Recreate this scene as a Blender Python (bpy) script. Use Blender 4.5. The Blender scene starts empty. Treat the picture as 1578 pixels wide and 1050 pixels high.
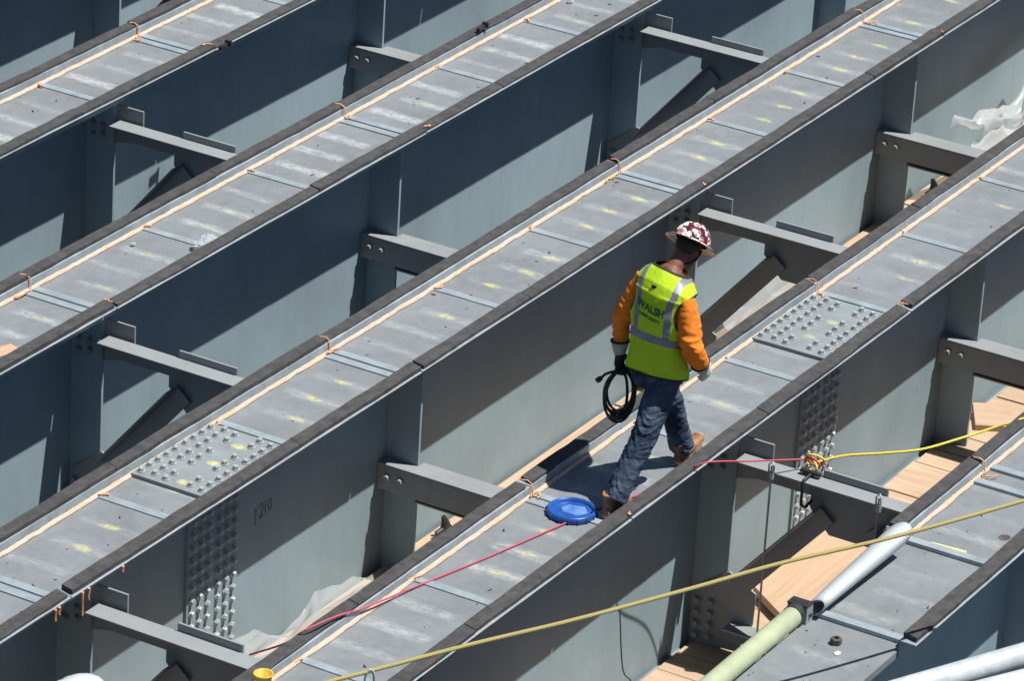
import bpy, bmesh, math, random
from mathutils import Vector, Matrix, noise
from mathutils.bvhtree import BVHTree
R = math.radians
random.seed(7)
S = 1.3                                   # one layout unit in metres
sc = bpy.context.scene
COL = sc.collection

# ------------------------------------------------------------------ camera
YAW, PITCH, ROLL, FPX = 0.510990, 0.431229, 0.061891, 7083.3
fw = Vector((math.cos(PITCH)*math.cos(YAW), math.cos(PITCH)*math.sin(YAW), -math.sin(PITCH)))
rt0 = Vector((math.sin(YAW), -math.cos(YAW), 0)); up0 = rt0.cross(fw)
rt = rt0*math.cos(ROLL)+up0*math.sin(ROLL); up = -rt0*math.sin(ROLL)+up0*math.cos(ROLL)
CL = Vector((0, -14.65096, 10.0))
cam = bpy.data.cameras.new('camera'); co = bpy.data.objects.new('camera', cam); COL.objects.link(co)
m = Matrix.Identity(4)
for i in range(3):
    m[i][0] = rt[i]; m[i][1] = up[i]; m[i][2] = -fw[i]; m[i][3] = CL[i]*S
co.matrix_world = m
cam.sensor_width = 36; cam.lens = FPX/1578*36; cam.clip_end = 500; cam.clip_start = 0.5
sc.camera = co
def at(u, v, z=0.0):                      # point of the level z seen there (layout units)
    d = fw+rt*((u-789)/FPX)-up*((v-525)/FPX)
    return CL+d*((z-CL.z)/d.z)
def aty(u, v, y):
    d = fw+rt*((u-789)/FPX)-up*((v-525)/FPX)
    return CL+d*((y-CL.y)/d.y)

# ------------------------------------------------------------------ light
SUN = Vector((.17, -.41, 1)).normalized()
w = bpy.data.worlds.new('World'); sc.world = w; w.use_nodes = True
nt = w.node_tree; bg = nt.nodes['Background']
sky = nt.nodes.new('ShaderNodeTexSky'); sky.sky_type = 'NISHITA'; sky.sun_disc = False; sky.ozone_density = 3.0; sky.dust_density = .4
sky.sun_elevation = math.asin(SUN.z); sky.sun_rotation = math.atan2(SUN.x, SUN.y)
nt.links.new(sky.outputs[0], bg.inputs[0]); bg.inputs[1].default_value = 0.05
sl = bpy.data.lights.new('sun', 'SUN'); sl.energy = 5.0; sl.angle = R(.5); sl.color = (1, .965, .91)
so = bpy.data.objects.new('sun', sl); COL.objects.link(so)
so.rotation_euler = SUN.to_track_quat('Z', 'Y').to_euler(); so.location = (20, -20, 30)
sc.view_settings.view_transform = 'Standard'; sc.view_settings.look = 'None'
sc.view_settings.exposure = 0.5; sc.view_settings.gamma = 1

# ------------------------------------------------------------------ materials
class NT:
    def __init__(s, name):
        s.m = bpy.data.materials.new(name); s.m.use_nodes = True; s.t = s.m.node_tree
        s.b = s.t.nodes['Principled BSDF']
        s.tc = s.t.nodes.new('ShaderNodeTexCoord')
    def n(s, ty, **k):
        x = s.t.nodes.new(ty)
        for a, b in k.items(): setattr(x, a, b)
        return x
    def l(s, a, b): s.t.links.new(a, b)
    def put(s, v, sock):
        if isinstance(v, (int, float)): sock.default_value = v
        elif isinstance(v, tuple): sock.default_value = v if len(v) == len(sock.default_value) else tuple(v)+(1,)
        else: s.l(v, sock)
    def math(s, op, a, b=0.0, c=None, clamp=False):
        x = s.n('ShaderNodeMath', operation=op, use_clamp=clamp); s.put(a, x.inputs[0]); s.put(b, x.inputs[1])
        if c is not None: s.put(c, x.inputs[2])
        return x.outputs[0]
    def coord(s, scale=(1, 1, 1), rot=(0, 0, 0), loc=(0, 0, 0), src='Object'):
        x = s.n('ShaderNodeMapping'); s.l(s.tc.outputs[src], x.inputs[0])
        x.inputs['Scale'].default_value = scale; x.inputs['Rotation'].default_value = rot; x.inputs['Location'].default_value = loc
        return x.outputs[0]
    def noise(s, scale=5, detail=4, rough=.6, vec=None, dist=0):
        x = s.n('ShaderNodeTexNoise'); x.inputs['Scale'].default_value = scale; x.inputs['Detail'].default_value = detail
        x.inputs['Roughness'].default_value = rough; x.inputs['Distortion'].default_value = dist
        s.l(vec or s.tc.outputs['Object'], x.inputs['Vector']); return x.outputs[0]
    def ramp(s, f, a, b, c0=(0, 0, 0, 1), c1=(1, 1, 1, 1)):
        x = s.n('ShaderNodeValToRGB'); s.put(f, x.inputs[0]); e = x.color_ramp.elements
        e[0].position = a; e[1].position = b
        e[0].color = tuple(c0)[:3]+(1,); e[1].color = tuple(c1)[:3]+(1,); return x.outputs[0]
    def mix(s, f, a, b, mode='MIX'):
        x = s.n('ShaderNodeMix', data_type='RGBA', blend_type=mode); s.put(f, x.inputs[0])
        s.put(a, x.inputs[6]); s.put(b, x.inputs[7]); return x.outputs[2]
    def bump(s, h, st=.3, d=.01):
        x = s.n('ShaderNodeBump'); x.inputs['Strength'].default_value = st; x.inputs['Distance'].default_value = d
        s.put(h, x.inputs['Height']); s.l(x.outputs[0], s.b.inputs['Normal'])
    def fin(s, col, rough=.6, metal=0, spec=None):
        s.put(col, s.b.inputs['Base Color']); s.put(rough, s.b.inputs['Roughness']); s.put(metal, s.b.inputs['Metallic'])
        if spec is not None: s.b.inputs['Specular IOR Level'].default_value = spec
        return s.m

def mottled(name, c0, c1, scale=3, rough=.6, bump=.1, bs=60, metal=0, spec=.4, vscale=(1, 1, 1), speck=None):
    t = NT(name); v = t.coord(vscale)
    n = t.noise(scale, 6, .65, v)
    col = t.ramp(n, .35, .65, c0, c1)
    if speck: col = t.mix(t.ramp(t.noise(bs*1.3, 3, .7), .68, .74), col, speck)
    t.bump(t.noise(bs, 4, .6), bump, .004)
    return t.fin(col, rough, metal, spec)

def steel_paint(name, c, seed=0):
    t = NT(name)
    big = t.noise(.9, 5, .6, t.coord((1, 1, .7), loc=(seed, 0, 0)))
    streak = t.noise(6, 5, .7, t.coord((1.6, 1.6, .12), loc=(seed*2, 0, 0)))
    fine = t.noise(90, 3, .6)
    d = tuple(x*.78 for x in c); l = tuple(min(1, x*1.13) for x in c)
    col = t.ramp(big, .3, .7, d, l)
    col = t.mix(t.math('MULTIPLY', t.ramp(streak, .48, .72), .18), col, (c[0]*.62, c[1]*.64, c[2]*.62))
    rr_ = t.math('MULTIPLY', t.ramp(t.noise(5, 5, .75, t.coord((2.6, 2.6, .35), loc=(seed, 4, 1))), .67, .76), .30); col = t.mix(rr_, col, (.30, .20, .13))
    # scuffs: thin scratches and small smudges
    sc_ = t.noise(2.3, 6, .8, t.coord((1, 1, 1), rot=(0, .6, 0), loc=(0, seed, 3)), 1.2)
    col = t.mix(t.math('MULTIPLY', t.ramp(sc_, .66, .71), .35), col, (c[0]*.45, c[1]*.45, c[2]*.45))
    col = t.mix(t.math('MULTIPLY', t.ramp(fine, .35, .65), .10), col, (c[0]*1.2, c[1]*1.2, c[2]*1.2))
    t.bump(t.math('ADD', t.math('MULTIPLY', big, .5), t.math('MULTIPLY', fine, .12)), .12, .02)
    return t.fin(col, .55, 0, .35)

def flange_mat(name, phase, white, yellow, seed):
    # cloudy primer with scraped rows every stud pitch and yellow crayon dots (local x in metres)
    t = NT(name); c = (.175, .192, .201)
    big = t.noise(1.6, 6, .7, t.coord(loc=(seed, 2*seed, 0)))
    mid = t.noise(9, 6, .75, t.coord(loc=(seed, 0, 0)))
    col = t.ramp(big, .3, .7, (c[0]*.80, c[1]*.80, c[2]*.80), (c[0]*1.12, c[1]*1.13, c[2]*1.15))
    col = t.mix(t.math('MULTIPLY', t.ramp(mid, .45, .75), .35), col, (.27, .275, .28))
    col = t.mix(t.math('MULTIPLY', t.ramp(t.noise(5, 6, .8, t.coord(loc=(0, seed, 1)), .8), .60, .72), .3), col, (.11, .11, .115))
    sep = t.n('ShaderNodeSeparateXYZ'); t.l(t.tc.outputs['Object'], sep.inputs[0])
    wob = t.math('MULTIPLY', t.math('SUBTRACT', t.noise(3.5, 4, .7, t.coord(loc=(seed, 5, 0))), .5), .28)
    xs = t.math('ADD', t.math('DIVIDE', t.math('SUBTRACT', sep.outputs[0], phase*S), .2525*S), wob)
    cell = t.math('FLOOR', t.math('ADD', xs, .5)); fr = t.math('ABSOLUTE', t.math('SUBTRACT', t.math('FRACT', t.math('ADD', xs, .5)), .5))
    wn = t.n('ShaderNodeTexWhiteNoise', noise_dimensions='1D'); t.put(t.math('ADD', cell, seed*13.7), wn.inputs['W'])
    rnd = wn.outputs[0]
    wn2 = t.n('ShaderNodeTexWhiteNoise', noise_dimensions='1D'); t.put(t.math('ADD', cell, seed*3.1+71), wn2.inputs['W'])
    notstrap = t.math('GREATER_THAN', t.math('ABSOLUTE', t.math('SUBTRACT', t.math('FRACT', t.math('ADD', t.math('DIVIDE', cell, 4.0), .5)), .5)), .1)
    yv = t.math('DIVIDE', sep.outputs[1], S)
    band = t.math('SUBTRACT', 1.0, t.math('DIVIDE', fr, t.math('ADD', .13, t.math('MULTIPLY', rnd, .09))), clamp=True)
    yc = t.math('ABSOLUTE', t.math('ADD', yv, t.math('ADD', .235, t.math('MULTIPLY', t.math('SUBTRACT', wn2.outputs[0], .5), .14))))
    ym = t.math('MULTIPLY', t.math('SUBTRACT', t.math('ADD', .19, t.math('MULTIPLY', wob, .3)), yc), 25.0, clamp=True)
    brk = t.ramp(t.noise(14, 5, .75, t.coord((2.2, .8, 1))), .36, .62)
    wm = t.math('MULTIPLY', t.math('MULTIPLY', t.math('POWER', band, .55), ym), t.math('MULTIPLY', brk, t.math('MULTIPLY', notstrap, t.math('MULTIPLY', t.math('ADD', .25, rnd), white))), clamp=True)
    col = t.mix(wm, col, (.37, .39, .395))
    yx = t.math('POWER', t.math('DIVIDE', fr, .10), 2.0)
    yy = t.math('POWER', t.math('DIVIDE', yc, .060), 2.0)
    spot = t.math('MULTIPLY', t.math('SUBTRACT', 1.15, t.math('ADD', yx, yy), clamp=True), t.math('MULTIPLY', notstrap, t.ramp(t.noise(26, 4, .8), .34, .58)))
    spot = t.math('MULTIPLY', spot, t.math('MULTIPLY', t.math('GREATER_THAN', wn2.outputs[0], .42), yellow), clamp=True)
    col = t.mix(spot, col, (.60, .58, .15))
    t.bump(t.noise(70, 4, .6), .12, .003)
    return t.fin(col, .58, 0, .4)

def splice_mat(k):
    t = NT('splice_plate_%d' % k); c = (.21, .235, .24)
    col = t.ramp(t.noise(4, 6, .7), .3, .7, tuple(x*.85 for x in c), tuple(x*1.15 for x in c))
    col = t.mix(t.math('MULTIPLY', t.ramp(t.noise(9, 6, .8, None, .8), .55, .7), .4), col, (.12, .12, .125))
    for (u, v) in (((330, 715), (284, 744), (368, 689)) if k == 2 else ((1248, 519), (1283, 497))):
        p = at(u, v, .02); ox, oy = (p.x-18)*S, (p.y+k*1.67359)*S
        sep = t.n('ShaderNodeSeparateXYZ'); t.l(t.tc.outputs['Object'], sep.inputs[0])
        dx = t.math('POWER', t.math('DIVIDE', t.math('SUBTRACT', sep.outputs[0], ox), .040), 2.0); dy = t.math('POWER', t.math('DIVIDE', t.math('SUBTRACT', sep.outputs[1], oy), .058), 2.0)
        r = t.math('ADD', dx, dy); core = t.math('SUBTRACT', 1.15, r, clamp=True)
        col = t.mix(t.math('MULTIPLY', t.math('MULTIPLY', core, t.ramp(t.noise(22, 4, .8), .3, .6)), .75 if k == 2 else .4), col, (.66, .62, .20))
    t.bump(t.noise(70, 4, .6), .12, .003)
    return t.fin(col, .5, 0, .45)
M = {}
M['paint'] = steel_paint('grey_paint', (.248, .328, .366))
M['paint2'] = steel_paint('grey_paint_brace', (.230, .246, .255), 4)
M['galv'] = mottled('galvanised_steel', (.25, .30, .325), (.36, .41, .44), 7, .42, .06, 120, .25, .5)
M['foam'] = mottled('black_foam', (.044, .043, .044), (.074, .072, .073), 14, .9, .5, 90, 0, .2, (1, 1, 1), (.14, .12, .11))
t = NT('peach_sealant'); n1 = t.noise(30, 5, .8, t.coord((.35, 1, 1)))
M['seal'] = t.fin(t.mix(t.ramp(n1, .42, .62), (.45, .40, .34), (.60, .35, .21)), .7); t.bump(t.noise(160, 4, .6), .6, .006)
M['sealo'] = mottled('orange_sealant', (.60, .22, .08), (.78, .42, .22), 30, .7, .6, 120)
def wood(name, c0, c1, axis=1):
    t = NT(name); info = t.n('ShaderNodeObjectInfo')
    sc_ = [9, 9, 9]; sc_[axis] = .7
    mp = t.n('ShaderNodeMapping'); t.l(t.tc.outputs['Object'], mp.inputs[0]); mp.inputs['Scale'].default_value = sc_
    cmb = t.n('ShaderNodeCombineXYZ'); t.l(t.math('MULTIPLY', info.outputs['Random'], 40), cmb.inputs[2]); t.l(cmb.outputs[0], mp.inputs['Location'])
    n = t.noise(1.6, 6, .65, mp.outputs[0], .9)
    col = t.ramp(n, .3, .7, c0, c1)
    col = t.mix(t.math('MULTIPLY', t.ramp(t.noise(5, 4, .6), .6, .75), .35), col, tuple(x*.55 for x in c0))
    col = t.mix(t.math('MULTIPLY', info.outputs['Random'], .3), col, tuple(x*.8 for x in c0))
    t.bump(n, .25, .004); return t.fin(col, .75, 0, .3)
M['wood'] = wood('pale_lumber', (.36, .25, .17), (.50, .37, .26), 1)
M['woodx'] = wood('pale_lumber_long', (.36, .25, .17), (.50, .37, .26), 0)
M['ply'] = wood('plywood', (.40, .27, .17), (.52, .37, .25), 0)
M['pipe'] = mottled('pale_green_plastic', (.30, .35, .22), (.40, .44, .29), 6, .45, .05, 80)
M['steelpipe'] = mottled('galvanised_pipe', (.42, .46, .48), (.60, .64, .66), 9, .4, .15, 50, .2, .5, (1, 1, 1), (.75, .77, .78))
M['blackm'] = mottled('black_metal', (.015, .015, .017), (.04, .04, .042), 12, .5, .2, 60)
M['rust'] = mottled('dark_steel', (.05, .045, .04), (.12, .10, .085), 20, .55, .3, 60)
M['marker'] = mottled('black_marker', (.035, .04, .045), (.07, .08, .085), 40, .7, 0)
def rope_mat(name, a, b, tw=180):
    t = NT(name); wv = t.n('ShaderNodeTexWave', wave_type='BANDS', bands_direction='DIAGONAL'); wv.inputs['Scale'].default_value = tw*.35
    t.l(t.tc.outputs['Object'], wv.inputs[0]); col = t.mix(wv.outputs[1], a, b); t.bump(wv.outputs[1], .6, .003); return t.fin(col, .7)
M['red'] = rope_mat('red_rope', (.42, .05, .09), (.56, .11, .15))
M['yellow'] = rope_mat('yellow_rope', (.70, .50, .03), (.82, .68, .10))
M['olive'] = rope_mat('olive_rope', (.25, .21, .06), (.42, .36, .14))
t = NT('blue_plastic'); M['blue'] = t.fin(t.ramp(t.noise(6, 5, .7), .35, .7, (.010, .05, .24), (.02, .10, .36)), .35, 0, .5); t.bump(t.noise(30, 3), .1, .003)
t = NT('painted_glint_blue'); M['lidglint'] = t.fin(t.ramp(t.noise(9, 5, .7), .35, .7, (.03, .12, .36), (.16, .27, .50)), .5)  # paler blue, paints a reflected highlight into the lid's colour
def film(name, c, tr=.35, rough=.3, alpha=.25):
    t = NT(name); o = t.t.nodes['Material Output']
    tl = t.n('ShaderNodeBsdfTranslucent'); tl.inputs[0].default_value = c+(1,)
    tp = t.n('ShaderNodeBsdfTransparent')
    m1 = t.n('ShaderNodeMixShader'); m1.inputs[0].default_value = tr; m2 = t.n('ShaderNodeMixShader'); m2.inputs[0].default_value = alpha
    t.fin(c, rough, 0, .6); t.bump(t.noise(25, 5, .6), .35, .006)
    t.l(t.b.outputs[0], m1.inputs[1]); t.l(tl.outputs[0], m1.inputs[2])
    t.l(m1.outputs[0], m2.inputs[1]); t.l(tp.outputs[0], m2.inputs[2]); t.l(m2.outputs[0], o.inputs[0]); return t.m
M['film'] = film('clear_plastic_film', (.58, .62, .63), .45, .22, .45)
M['film3'] = film('bright_plastic_film', (.62, .66, .67), .4, .22, .28)
M['film2'] = film('white_plastic_sheet', (.56, .61, .64), .15, .3, .0)
M['skin'] = mottled('skin', (.13, .052, .034), (.19, .080, .050), 8, .55, .1, 60, 0, .4)
M['hair'] = mottled('hair', (.012, .009, .008), (.03, .022, .018), 60, .6, .4, 90)
t = NT('lime_mesh_fabric'); M['vest'] = t.fin(t.ramp(t.noise(5, 5, .7), .35, .7, (.36, .56, .012), (.50, .68, .035)), .8, 0, .2); t.bump(t.noise(11, 4, .6, t.coord((1, 1, .5))), .5, .025)
t = NT('reflective_tape'); M['tape'] = t.fin(t.ramp(t.noise(9, 4), .3, .7, (.17, .17, .21), (.24, .24, .28)), .5, .1, .5)
M['trim'] = mottled('black_trim', (.012, .014, .012), (.025, .028, .022), 30, .8, .1)
M['vtext'] = mottled('green_print', (.004, .11, .03), (.01, .16, .05), 60, .7, .1)
t = NT('orange_cotton'); M['shirt'] = t.fin(t.ramp(t.noise(5, 5, .7), .3, .7, (.68, .16, .015), (.82, .24, .03)), .85, 0, .2); t.bump(t.noise(14, 4, .6, t.coord((1, 1, .6))), .5, .02)
t = NT('blue_denim'); den = t.noise(4.5, 6, .7, t.coord((1, 1, 1)))
dcol = t.ramp(den, .40, .68, (.016, .026, .052), (.085, .115, .17))
dcol = t.mix(t.math('MULTIPLY', t.ramp(t.noise(22, 6, .8, t.coord((1, 1, 1.6), (0, .5, 0)), 1.0), .56, .72), .5), dcol, (.24, .28, .35))
M['jeans'] = t.fin(dcol, .85, 0, .15); t.bump(t.noise(18, 5, .65, t.coord((.8, .8, 1.8), (0, .5, 0))), .7, .02)
M['glove'] = mottled('grey_white_glove', (.36, .34, .30), (.62, .60, .56), 14, .85, .3, 60)
M['gloved'] = mottled('dark_glove', (.012, .012, .013), (.035, .033, .03), 20, .8, .3, 60)
M['cuff'] = mottled('grey_cuff', (.30, .29, .27), (.42, .41, .39), 20, .85, .3, 60)
M['boot'] = mottled('brown_leather', (.13, .055, .025), (.30, .15, .075), 14, .6, .3, 50)
M['sole'] = mottled('tan_sole', (.36, .26, .16), (.48, .37, .24), 20, .8, .2, 60)
M['rubber'] = mottled('black_cable', (.008, .008, .009), (.02, .02, .022), 30, .45, .1)
M['navy'] = mottled('navy_cloth', (.012, .012, .05), (.02, .02, .08), 20, .85, .2)
M['cup'] = mottled('mustard_plastic', (.50, .33, .03), (.62, .42, .06), 8, .4, .05)
M['chalk'] = mottled('yellow_crayon', (.60, .55, .12), (.70, .66, .28), 50, .8, .1)
M['dark'] = mottled('dark_ground', (.025, .032, .04), (.045, .055, .065), 2, .95, .3, 6)
t = NT('maroon_hat'); M['hat'] = t.fin((.085, .012, .018), .25, 0, .5)
SK = []
for i, (c, d) in enumerate([((.75, .74, .72), (.55, .12, .12)), ((.80, .80, .78), (.70, .70, .66)), ((.72, .68, .62), (.25, .10, .10)),
                            ((.30, .45, .60), (.75, .78, .80)), ((.70, .45, .42), (.80, .75, .70)), ((.75, .60, .22), (.30, .12, .05)), ((.16, .10, .22), (.60, .6, .62)), ((.55, .04, .05), (.8, .8, .8))]):
    t = NT('sticker_%s' % ['white', 'plain', 'cream', 'blue', 'pink', 'gold', 'purple', 'scarlet'][i])
    SK.append(t.fin(t.mix(t.ramp(t.noise(45, 2, .5, t.coord(loc=(i, i, i))), .50, .56), c, d), .35))

# ------------------------------------------------------------------ mesh helpers
def V(*a): return Vector(a)
class MB:
    def __init__(s): s.v = []; s.f = []; s.m = []; s.sm = []
    def add(s, vs, fs, mi=0, smooth=False):
        o = len(s.v); s.v += [Vector(x) for x in vs]
        for f in fs: s.f.append([o+i for i in f]); s.m.append(mi); s.sm.append(smooth)
    def box(s, x0, x1, y0, y1, z0, z1, mi=0):
        s.hexa([(x0, y0, z0), (x1, y0, z0), (x1, y1, z0), (x0, y1, z0), (x0, y0, z1), (x1, y0, z1), (x1, y1, z1), (x0, y1, z1)], mi)
    def hexa(s, p, mi=0):
        s.add(p, [(0, 3, 2, 1), (4, 5, 6, 7), (0, 1, 5, 4), (1, 2, 6, 5), (2, 3, 7, 6), (3, 0, 4, 7)], mi)
    def prism(s, poly, ax, a0, a1, mi=0):      # polygon in the plane normal to axis 0/1/2
        def P(p, a):
            q = list(p); q.insert(ax, a); return Vector(q)
        n = len(poly); vs = [P(p, a0) for p in poly]+[P(p, a1) for p in poly]
        s.add(vs, [tuple(range(n))[::-1], tuple(range(n, 2*n))]+[(i, (i+1) % n, n+(i+1) % n, n+i) for i in range(n)], mi)
    def rings(s, rs, mi=0, smooth=True, cap=True, closed=True):
        n = len(rs[0]); vs = [p for r in rs for p in r]; fs = []
        for i in range(len(rs)-1):
            for j in range(n if closed else n-1):
                k = (j+1) % n; fs.append((i*n+j, i*n+k, (i+1)*n+k, (i+1)*n+j))
        s.add(vs, fs, mi, smooth)
        if cap:
            s.add(rs[0], [tuple(range(n))[::-1]], mi); s.add(rs[-1], [tuple(range(n))], mi)
    def tube(s, pts, r, n=8, mi=0, cap=True, up=None):
        pts = [Vector(p) for p in pts]; rr = r if isinstance(r, (list, tuple)) else [r]*len(pts); rs = []
        prev = None
        for i, p in enumerate(pts):
            d = (pts[min(i+1, len(pts)-1)]-pts[max(i-1, 0)]).normalized()
            if prev is None:
                a = Vector(up) if up else (Vector((0, 0, 1)) if abs(d.z) < .9 else Vector((1, 0, 0)))
            else: a = prev
            a = (a-d*a.dot(d)).normalized(); prev = a; b = d.cross(a)
            q = rr[i]; ra, rb = q if isinstance(q, (tuple, list)) else (q, q)
            rs.append([p+a*(ra*math.cos(2*math.pi*j/n))+b*(rb*math.sin(2*math.pi*j/n)) for j in range(n)])
        s.rings(rs, mi, True, cap)
    def ell(s, c, r, rot=None, n=16, mi=0):
        rs = []; c = Vector(c); rot = rot or Matrix.Identity(3)
        for i in range(n+1):
            th = math.pi*(i+.001)/(n+.002)
            rs.append([c+rot@Vector((r[0]*math.sin(th)*math.cos(2*math.pi*j/(2*n)), r[1]*math.sin(th)*math.sin(2*math.pi*j/(2*n)), r[2]*math.cos(th))) for j in range(2*n)])
        s.rings(rs, mi, True, True)
    def build(s, name, mats, parent=None, k=S, origin=None, mx=None, bev=0):
        me = bpy.data.meshes.new(name); org = Vector(origin) if origin is not None else (parent['_o'] if parent is not None and '_o' in parent.keys() else V(0, 0, 0))
        org = Vector(org)
        me.from_pydata([tuple(((mx@v) if mx else v)*k-org) for v in s.v], [], s.f)
        for mt in (mats if isinstance(mats, list) else [mats]): me.materials.append(mt)
        for p, mi, sm in zip(me.polygons, s.m, s.sm): p.material_index = mi; p.use_smooth = sm
        me.validate(); me.update()
        bm = bmesh.new(); bm.from_mesh(me); bmesh.ops.recalc_face_normals(bm, faces=bm.faces); bm.to_mesh(me); bm.free()
        o = bpy.data.objects.new(name, me); COL.objects.link(o)
        if parent is not None: o.parent = parent
        else: o.location = org
        if bev:
            b = o.modifiers.new('bevel', 'BEVEL'); b.width = bev; b.segments = 2; b.limit_method = 'ANGLE'
        return o
def tag(o, label, cat, group=None, kind=None):
    if label: o['label'] = label
    if cat: o['category'] = cat
    if group: o['group'] = group
    if kind: o['kind'] = kind
    return o
def thing(name, loc, label, cat, group=None):
    o = bpy.data.objects.new(name, None); COL.objects.link(o); o.location = Vector(loc); o['_o'] = list(loc); o.empty_display_size = .1
    return tag(o, label, cat, group)
def remesh(o, vox, smooth=6, fac=.5):
    r = o.modifiers.new('r', 'REMESH'); r.mode = 'VOXEL'; r.voxel_size = vox; r.use_smooth_shade = True
    if smooth:
        q = o.modifiers.new('s', 'SMOOTH'); q.factor = fac; q.iterations = smooth
    bpy.context.view_layer.update()
    dg = bpy.context.evaluated_depsgraph_get(); me = bpy.data.meshes.new_from_object(o.evaluated_get(dg))
    mats = list(o.data.materials); o.modifiers.clear(); old = o.data; o.data = me; me.name = old.name
    if not me.materials:
        for mt in mats: me.materials.append(mt)
    for p in me.polygons: p.use_smooth = True
    return o
def displace(o, fn):
    me = o.data; ns = [v.normal.copy() for v in me.vertices]
    for v, n in zip(me.vertices, ns): v.co += n*fn(v.co, n)
    me.update()

# bolt data shared by every bolt
def bolt_mesh():
    b = MB(); r = .0155; hexr = [(r*math.cos(R(60*i)), r*math.sin(R(60*i))) for i in range(6)]
    hx2 = [(x*.86, y*.86) for x, y in hexr]
    b.add([(math.cos(R(30*i))*.0205, math.sin(R(30*i))*.0205, 0) for i in range(12)]+[(math.cos(R(30*i))*.0205, math.sin(R(30*i))*.0205, .004) for i in range(12)],
          [tuple(range(12, 24))]+[(i, (i+1) % 12, 12+(i+1) % 12, 12+i) for i in range(12)])
    b.add([(x, y, .004) for x, y in hexr]+[(x, y, .017) for x, y in hexr]+[(x, y, .021) for x, y in hx2],
          [(12, 13, 14, 15, 16, 17)]+[(i, (i+1) % 6, 6+(i+1) % 6, 6+i) for i in range(6)]+[(6+i, 6+(i+1) % 6, 12+(i+1) % 6, 12+i) for i in range(6)])
    o = b.build('bolt', M['bolt']); me = o.data; bpy.data.objects.remove(o); return me
M['bolt'] = mottled('bolt_steel', (.30, .34, .35), (.42, .45, .455), 30, .45, .1, 60, .2)
BOLT = bolt_mesh()
BOLTD = BOLT.copy(); BOLTD.materials[0] = M['paint2']
ROTZ = Matrix.Identity(3); ROTY = Matrix.Rotation(R(90), 3, 'X'); ROTX = Matrix.Rotation(R(-90), 3, 'Y')
def bolt(parent, p, rot, me=None, sc_=1.0):
    o = bpy.data.objects.new('bolt', me or BOLT); COL.objects.link(o); o.parent = parent
    base = parent; orgv = Vector(parent['_o'])
    o.location = Vector(p)*S-orgv; o.rotation_euler = (rot@Matrix.Rotation(random.random(), 3, 'Z')).to_euler(); o.scale = (sc_,)*3
    return o

# ------------------------------------------------------------------ setting: ground far below
g = MB(); g.box(-200, 300, -200, 300, -9.2, -9.0); tag(g.build('ground', M['dark']), None, None, kind='structure')

# ------------------------------------------------------------------ girders
SP, W, HL = 1.67359, .48, .058
def Y(k): return -k*SP
ZB = -1.34
X0, X1 = 13.0, 30.0
GL = {-1: 'farthest grey steel girder, only its web showing in the top left corner',
      0: 'grey steel girder across the top left corner, the farthest whose top surface shows',
      1: 'grey steel girder with clear plastic scraps and a wood block lying on its top',
      2: 'grey steel girder through the middle with 1210 written on its web beside bolted splice',
      3: 'grey steel girder the worker walks on, with blue lid on its top',
      4: 'grey steel girder at bottom right with rolled white sheet and loose nut on top'}
# strap joints (doubles come at the ends of the edge angles)
DBL = {-1: [15.0, 18.0, 21.0, 24.0, 27.0], 0: [15.27, 18.29, 21.31, 24.33, 27.35], 1: [14.95, 17.93, 20.99, 24.02, 27.04],
       2: [15.2, 18.24, 21.27, 24.33, 27.37], 3: [14.4, 17.45, 20.47, 23.48, 26.5], 4: [19.03, 22.05, 25.1]}
SGL = {-1: [16, 17, 19, 20, 22, 23], 0: [16.28, 17.28, 19.3, 20.3, 22.32, 23.3, 25.3, 26.3], 1: [15.95, 16.95, 18.96, 19.97, 22.02, 23.02, 25.0, 26.0],
       2: [14.2, 16.18, 17.2, 19.25, 20.26, 22.3, 23.29, 25.33, 26.3], 3: [15.4, 16.37, 18.45, 19.42, 21.49, 22.5, 24.5, 25.5],
       4: [17.19, 18.12, 20.04, 21.05, 23.05]}
MKS = {-1: (.8, .2), 0: (1.15, .10), 1: (1.2, .28), 2: (.6, .62), 3: (.75, .45), 4: (.5, .0)}
STF = {}
FR = {-1: [('M', 19.9), ('K', 22.9)], 0: [('M', 17.4), ('K', 20.46), ('M', 23.42), ('K', 26.3)],
      1: [('M', 15.0), ('K', 17.985), ('M', 20.93), ('K', 23.78), ('M', 26.7)],
      2: [('K', 15.54), ('M', 18.46), ('K', 21.46), ('M', 24.25), ('K', 27.1)],
      3: [('M', 15.75), ('K', 18.79), ('M', 21.70), ('K', 24.6)]}
for k in range(-1, 5):
    STF[k] = [x for _, x in FR.get(k, [])]
STF[4] = [16.1, 18.95, 21.9]
def wav(x, sd, a=.0035, f=2.2): return a*(noise.noise(Vector((x*f, sd, 0)))+.6*noise.noise(Vector((x*f*4, sd, 3))))
def strip(b, x0, x1, y0, y1, z0, z1, sd, a=.004, step=.05, mi=0, skew=0.0):
    n = max(2, int((x1-x0)/step)); rs = []
    for i in range(n+1):
        x = x0+(x1-x0)*i/n; e = .25 if 0 < i < n else 0
        ya = y0+wav(x, sd, a); yb = y1+wav(x, sd+9, a); zt = z1+wav(x, sd+17, a*.7); zz = z0
        sk = skew*(yb-ya)
        rs.append([V(x, ya, zz), V(x+sk, yb, zz), V(x+sk, yb, zt-.002), V(x+sk, yb-.003, zt), V(x, ya+.003, zt), V(x, ya, zt-.002)])
    b.rings(rs, mi, False, True)
def blob_path(c, n, r, flat=.4):
    p = Vector(c); out = []; d = random.uniform(0, 6.3)
    for i in range(n):
        out.append(p.copy()); d += random.uniform(-1.3, 1.3); p = p+Vector((math.cos(d)*r, math.sin(d)*r, random.uniform(-.4, .4)*r*flat))
    return out
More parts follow.
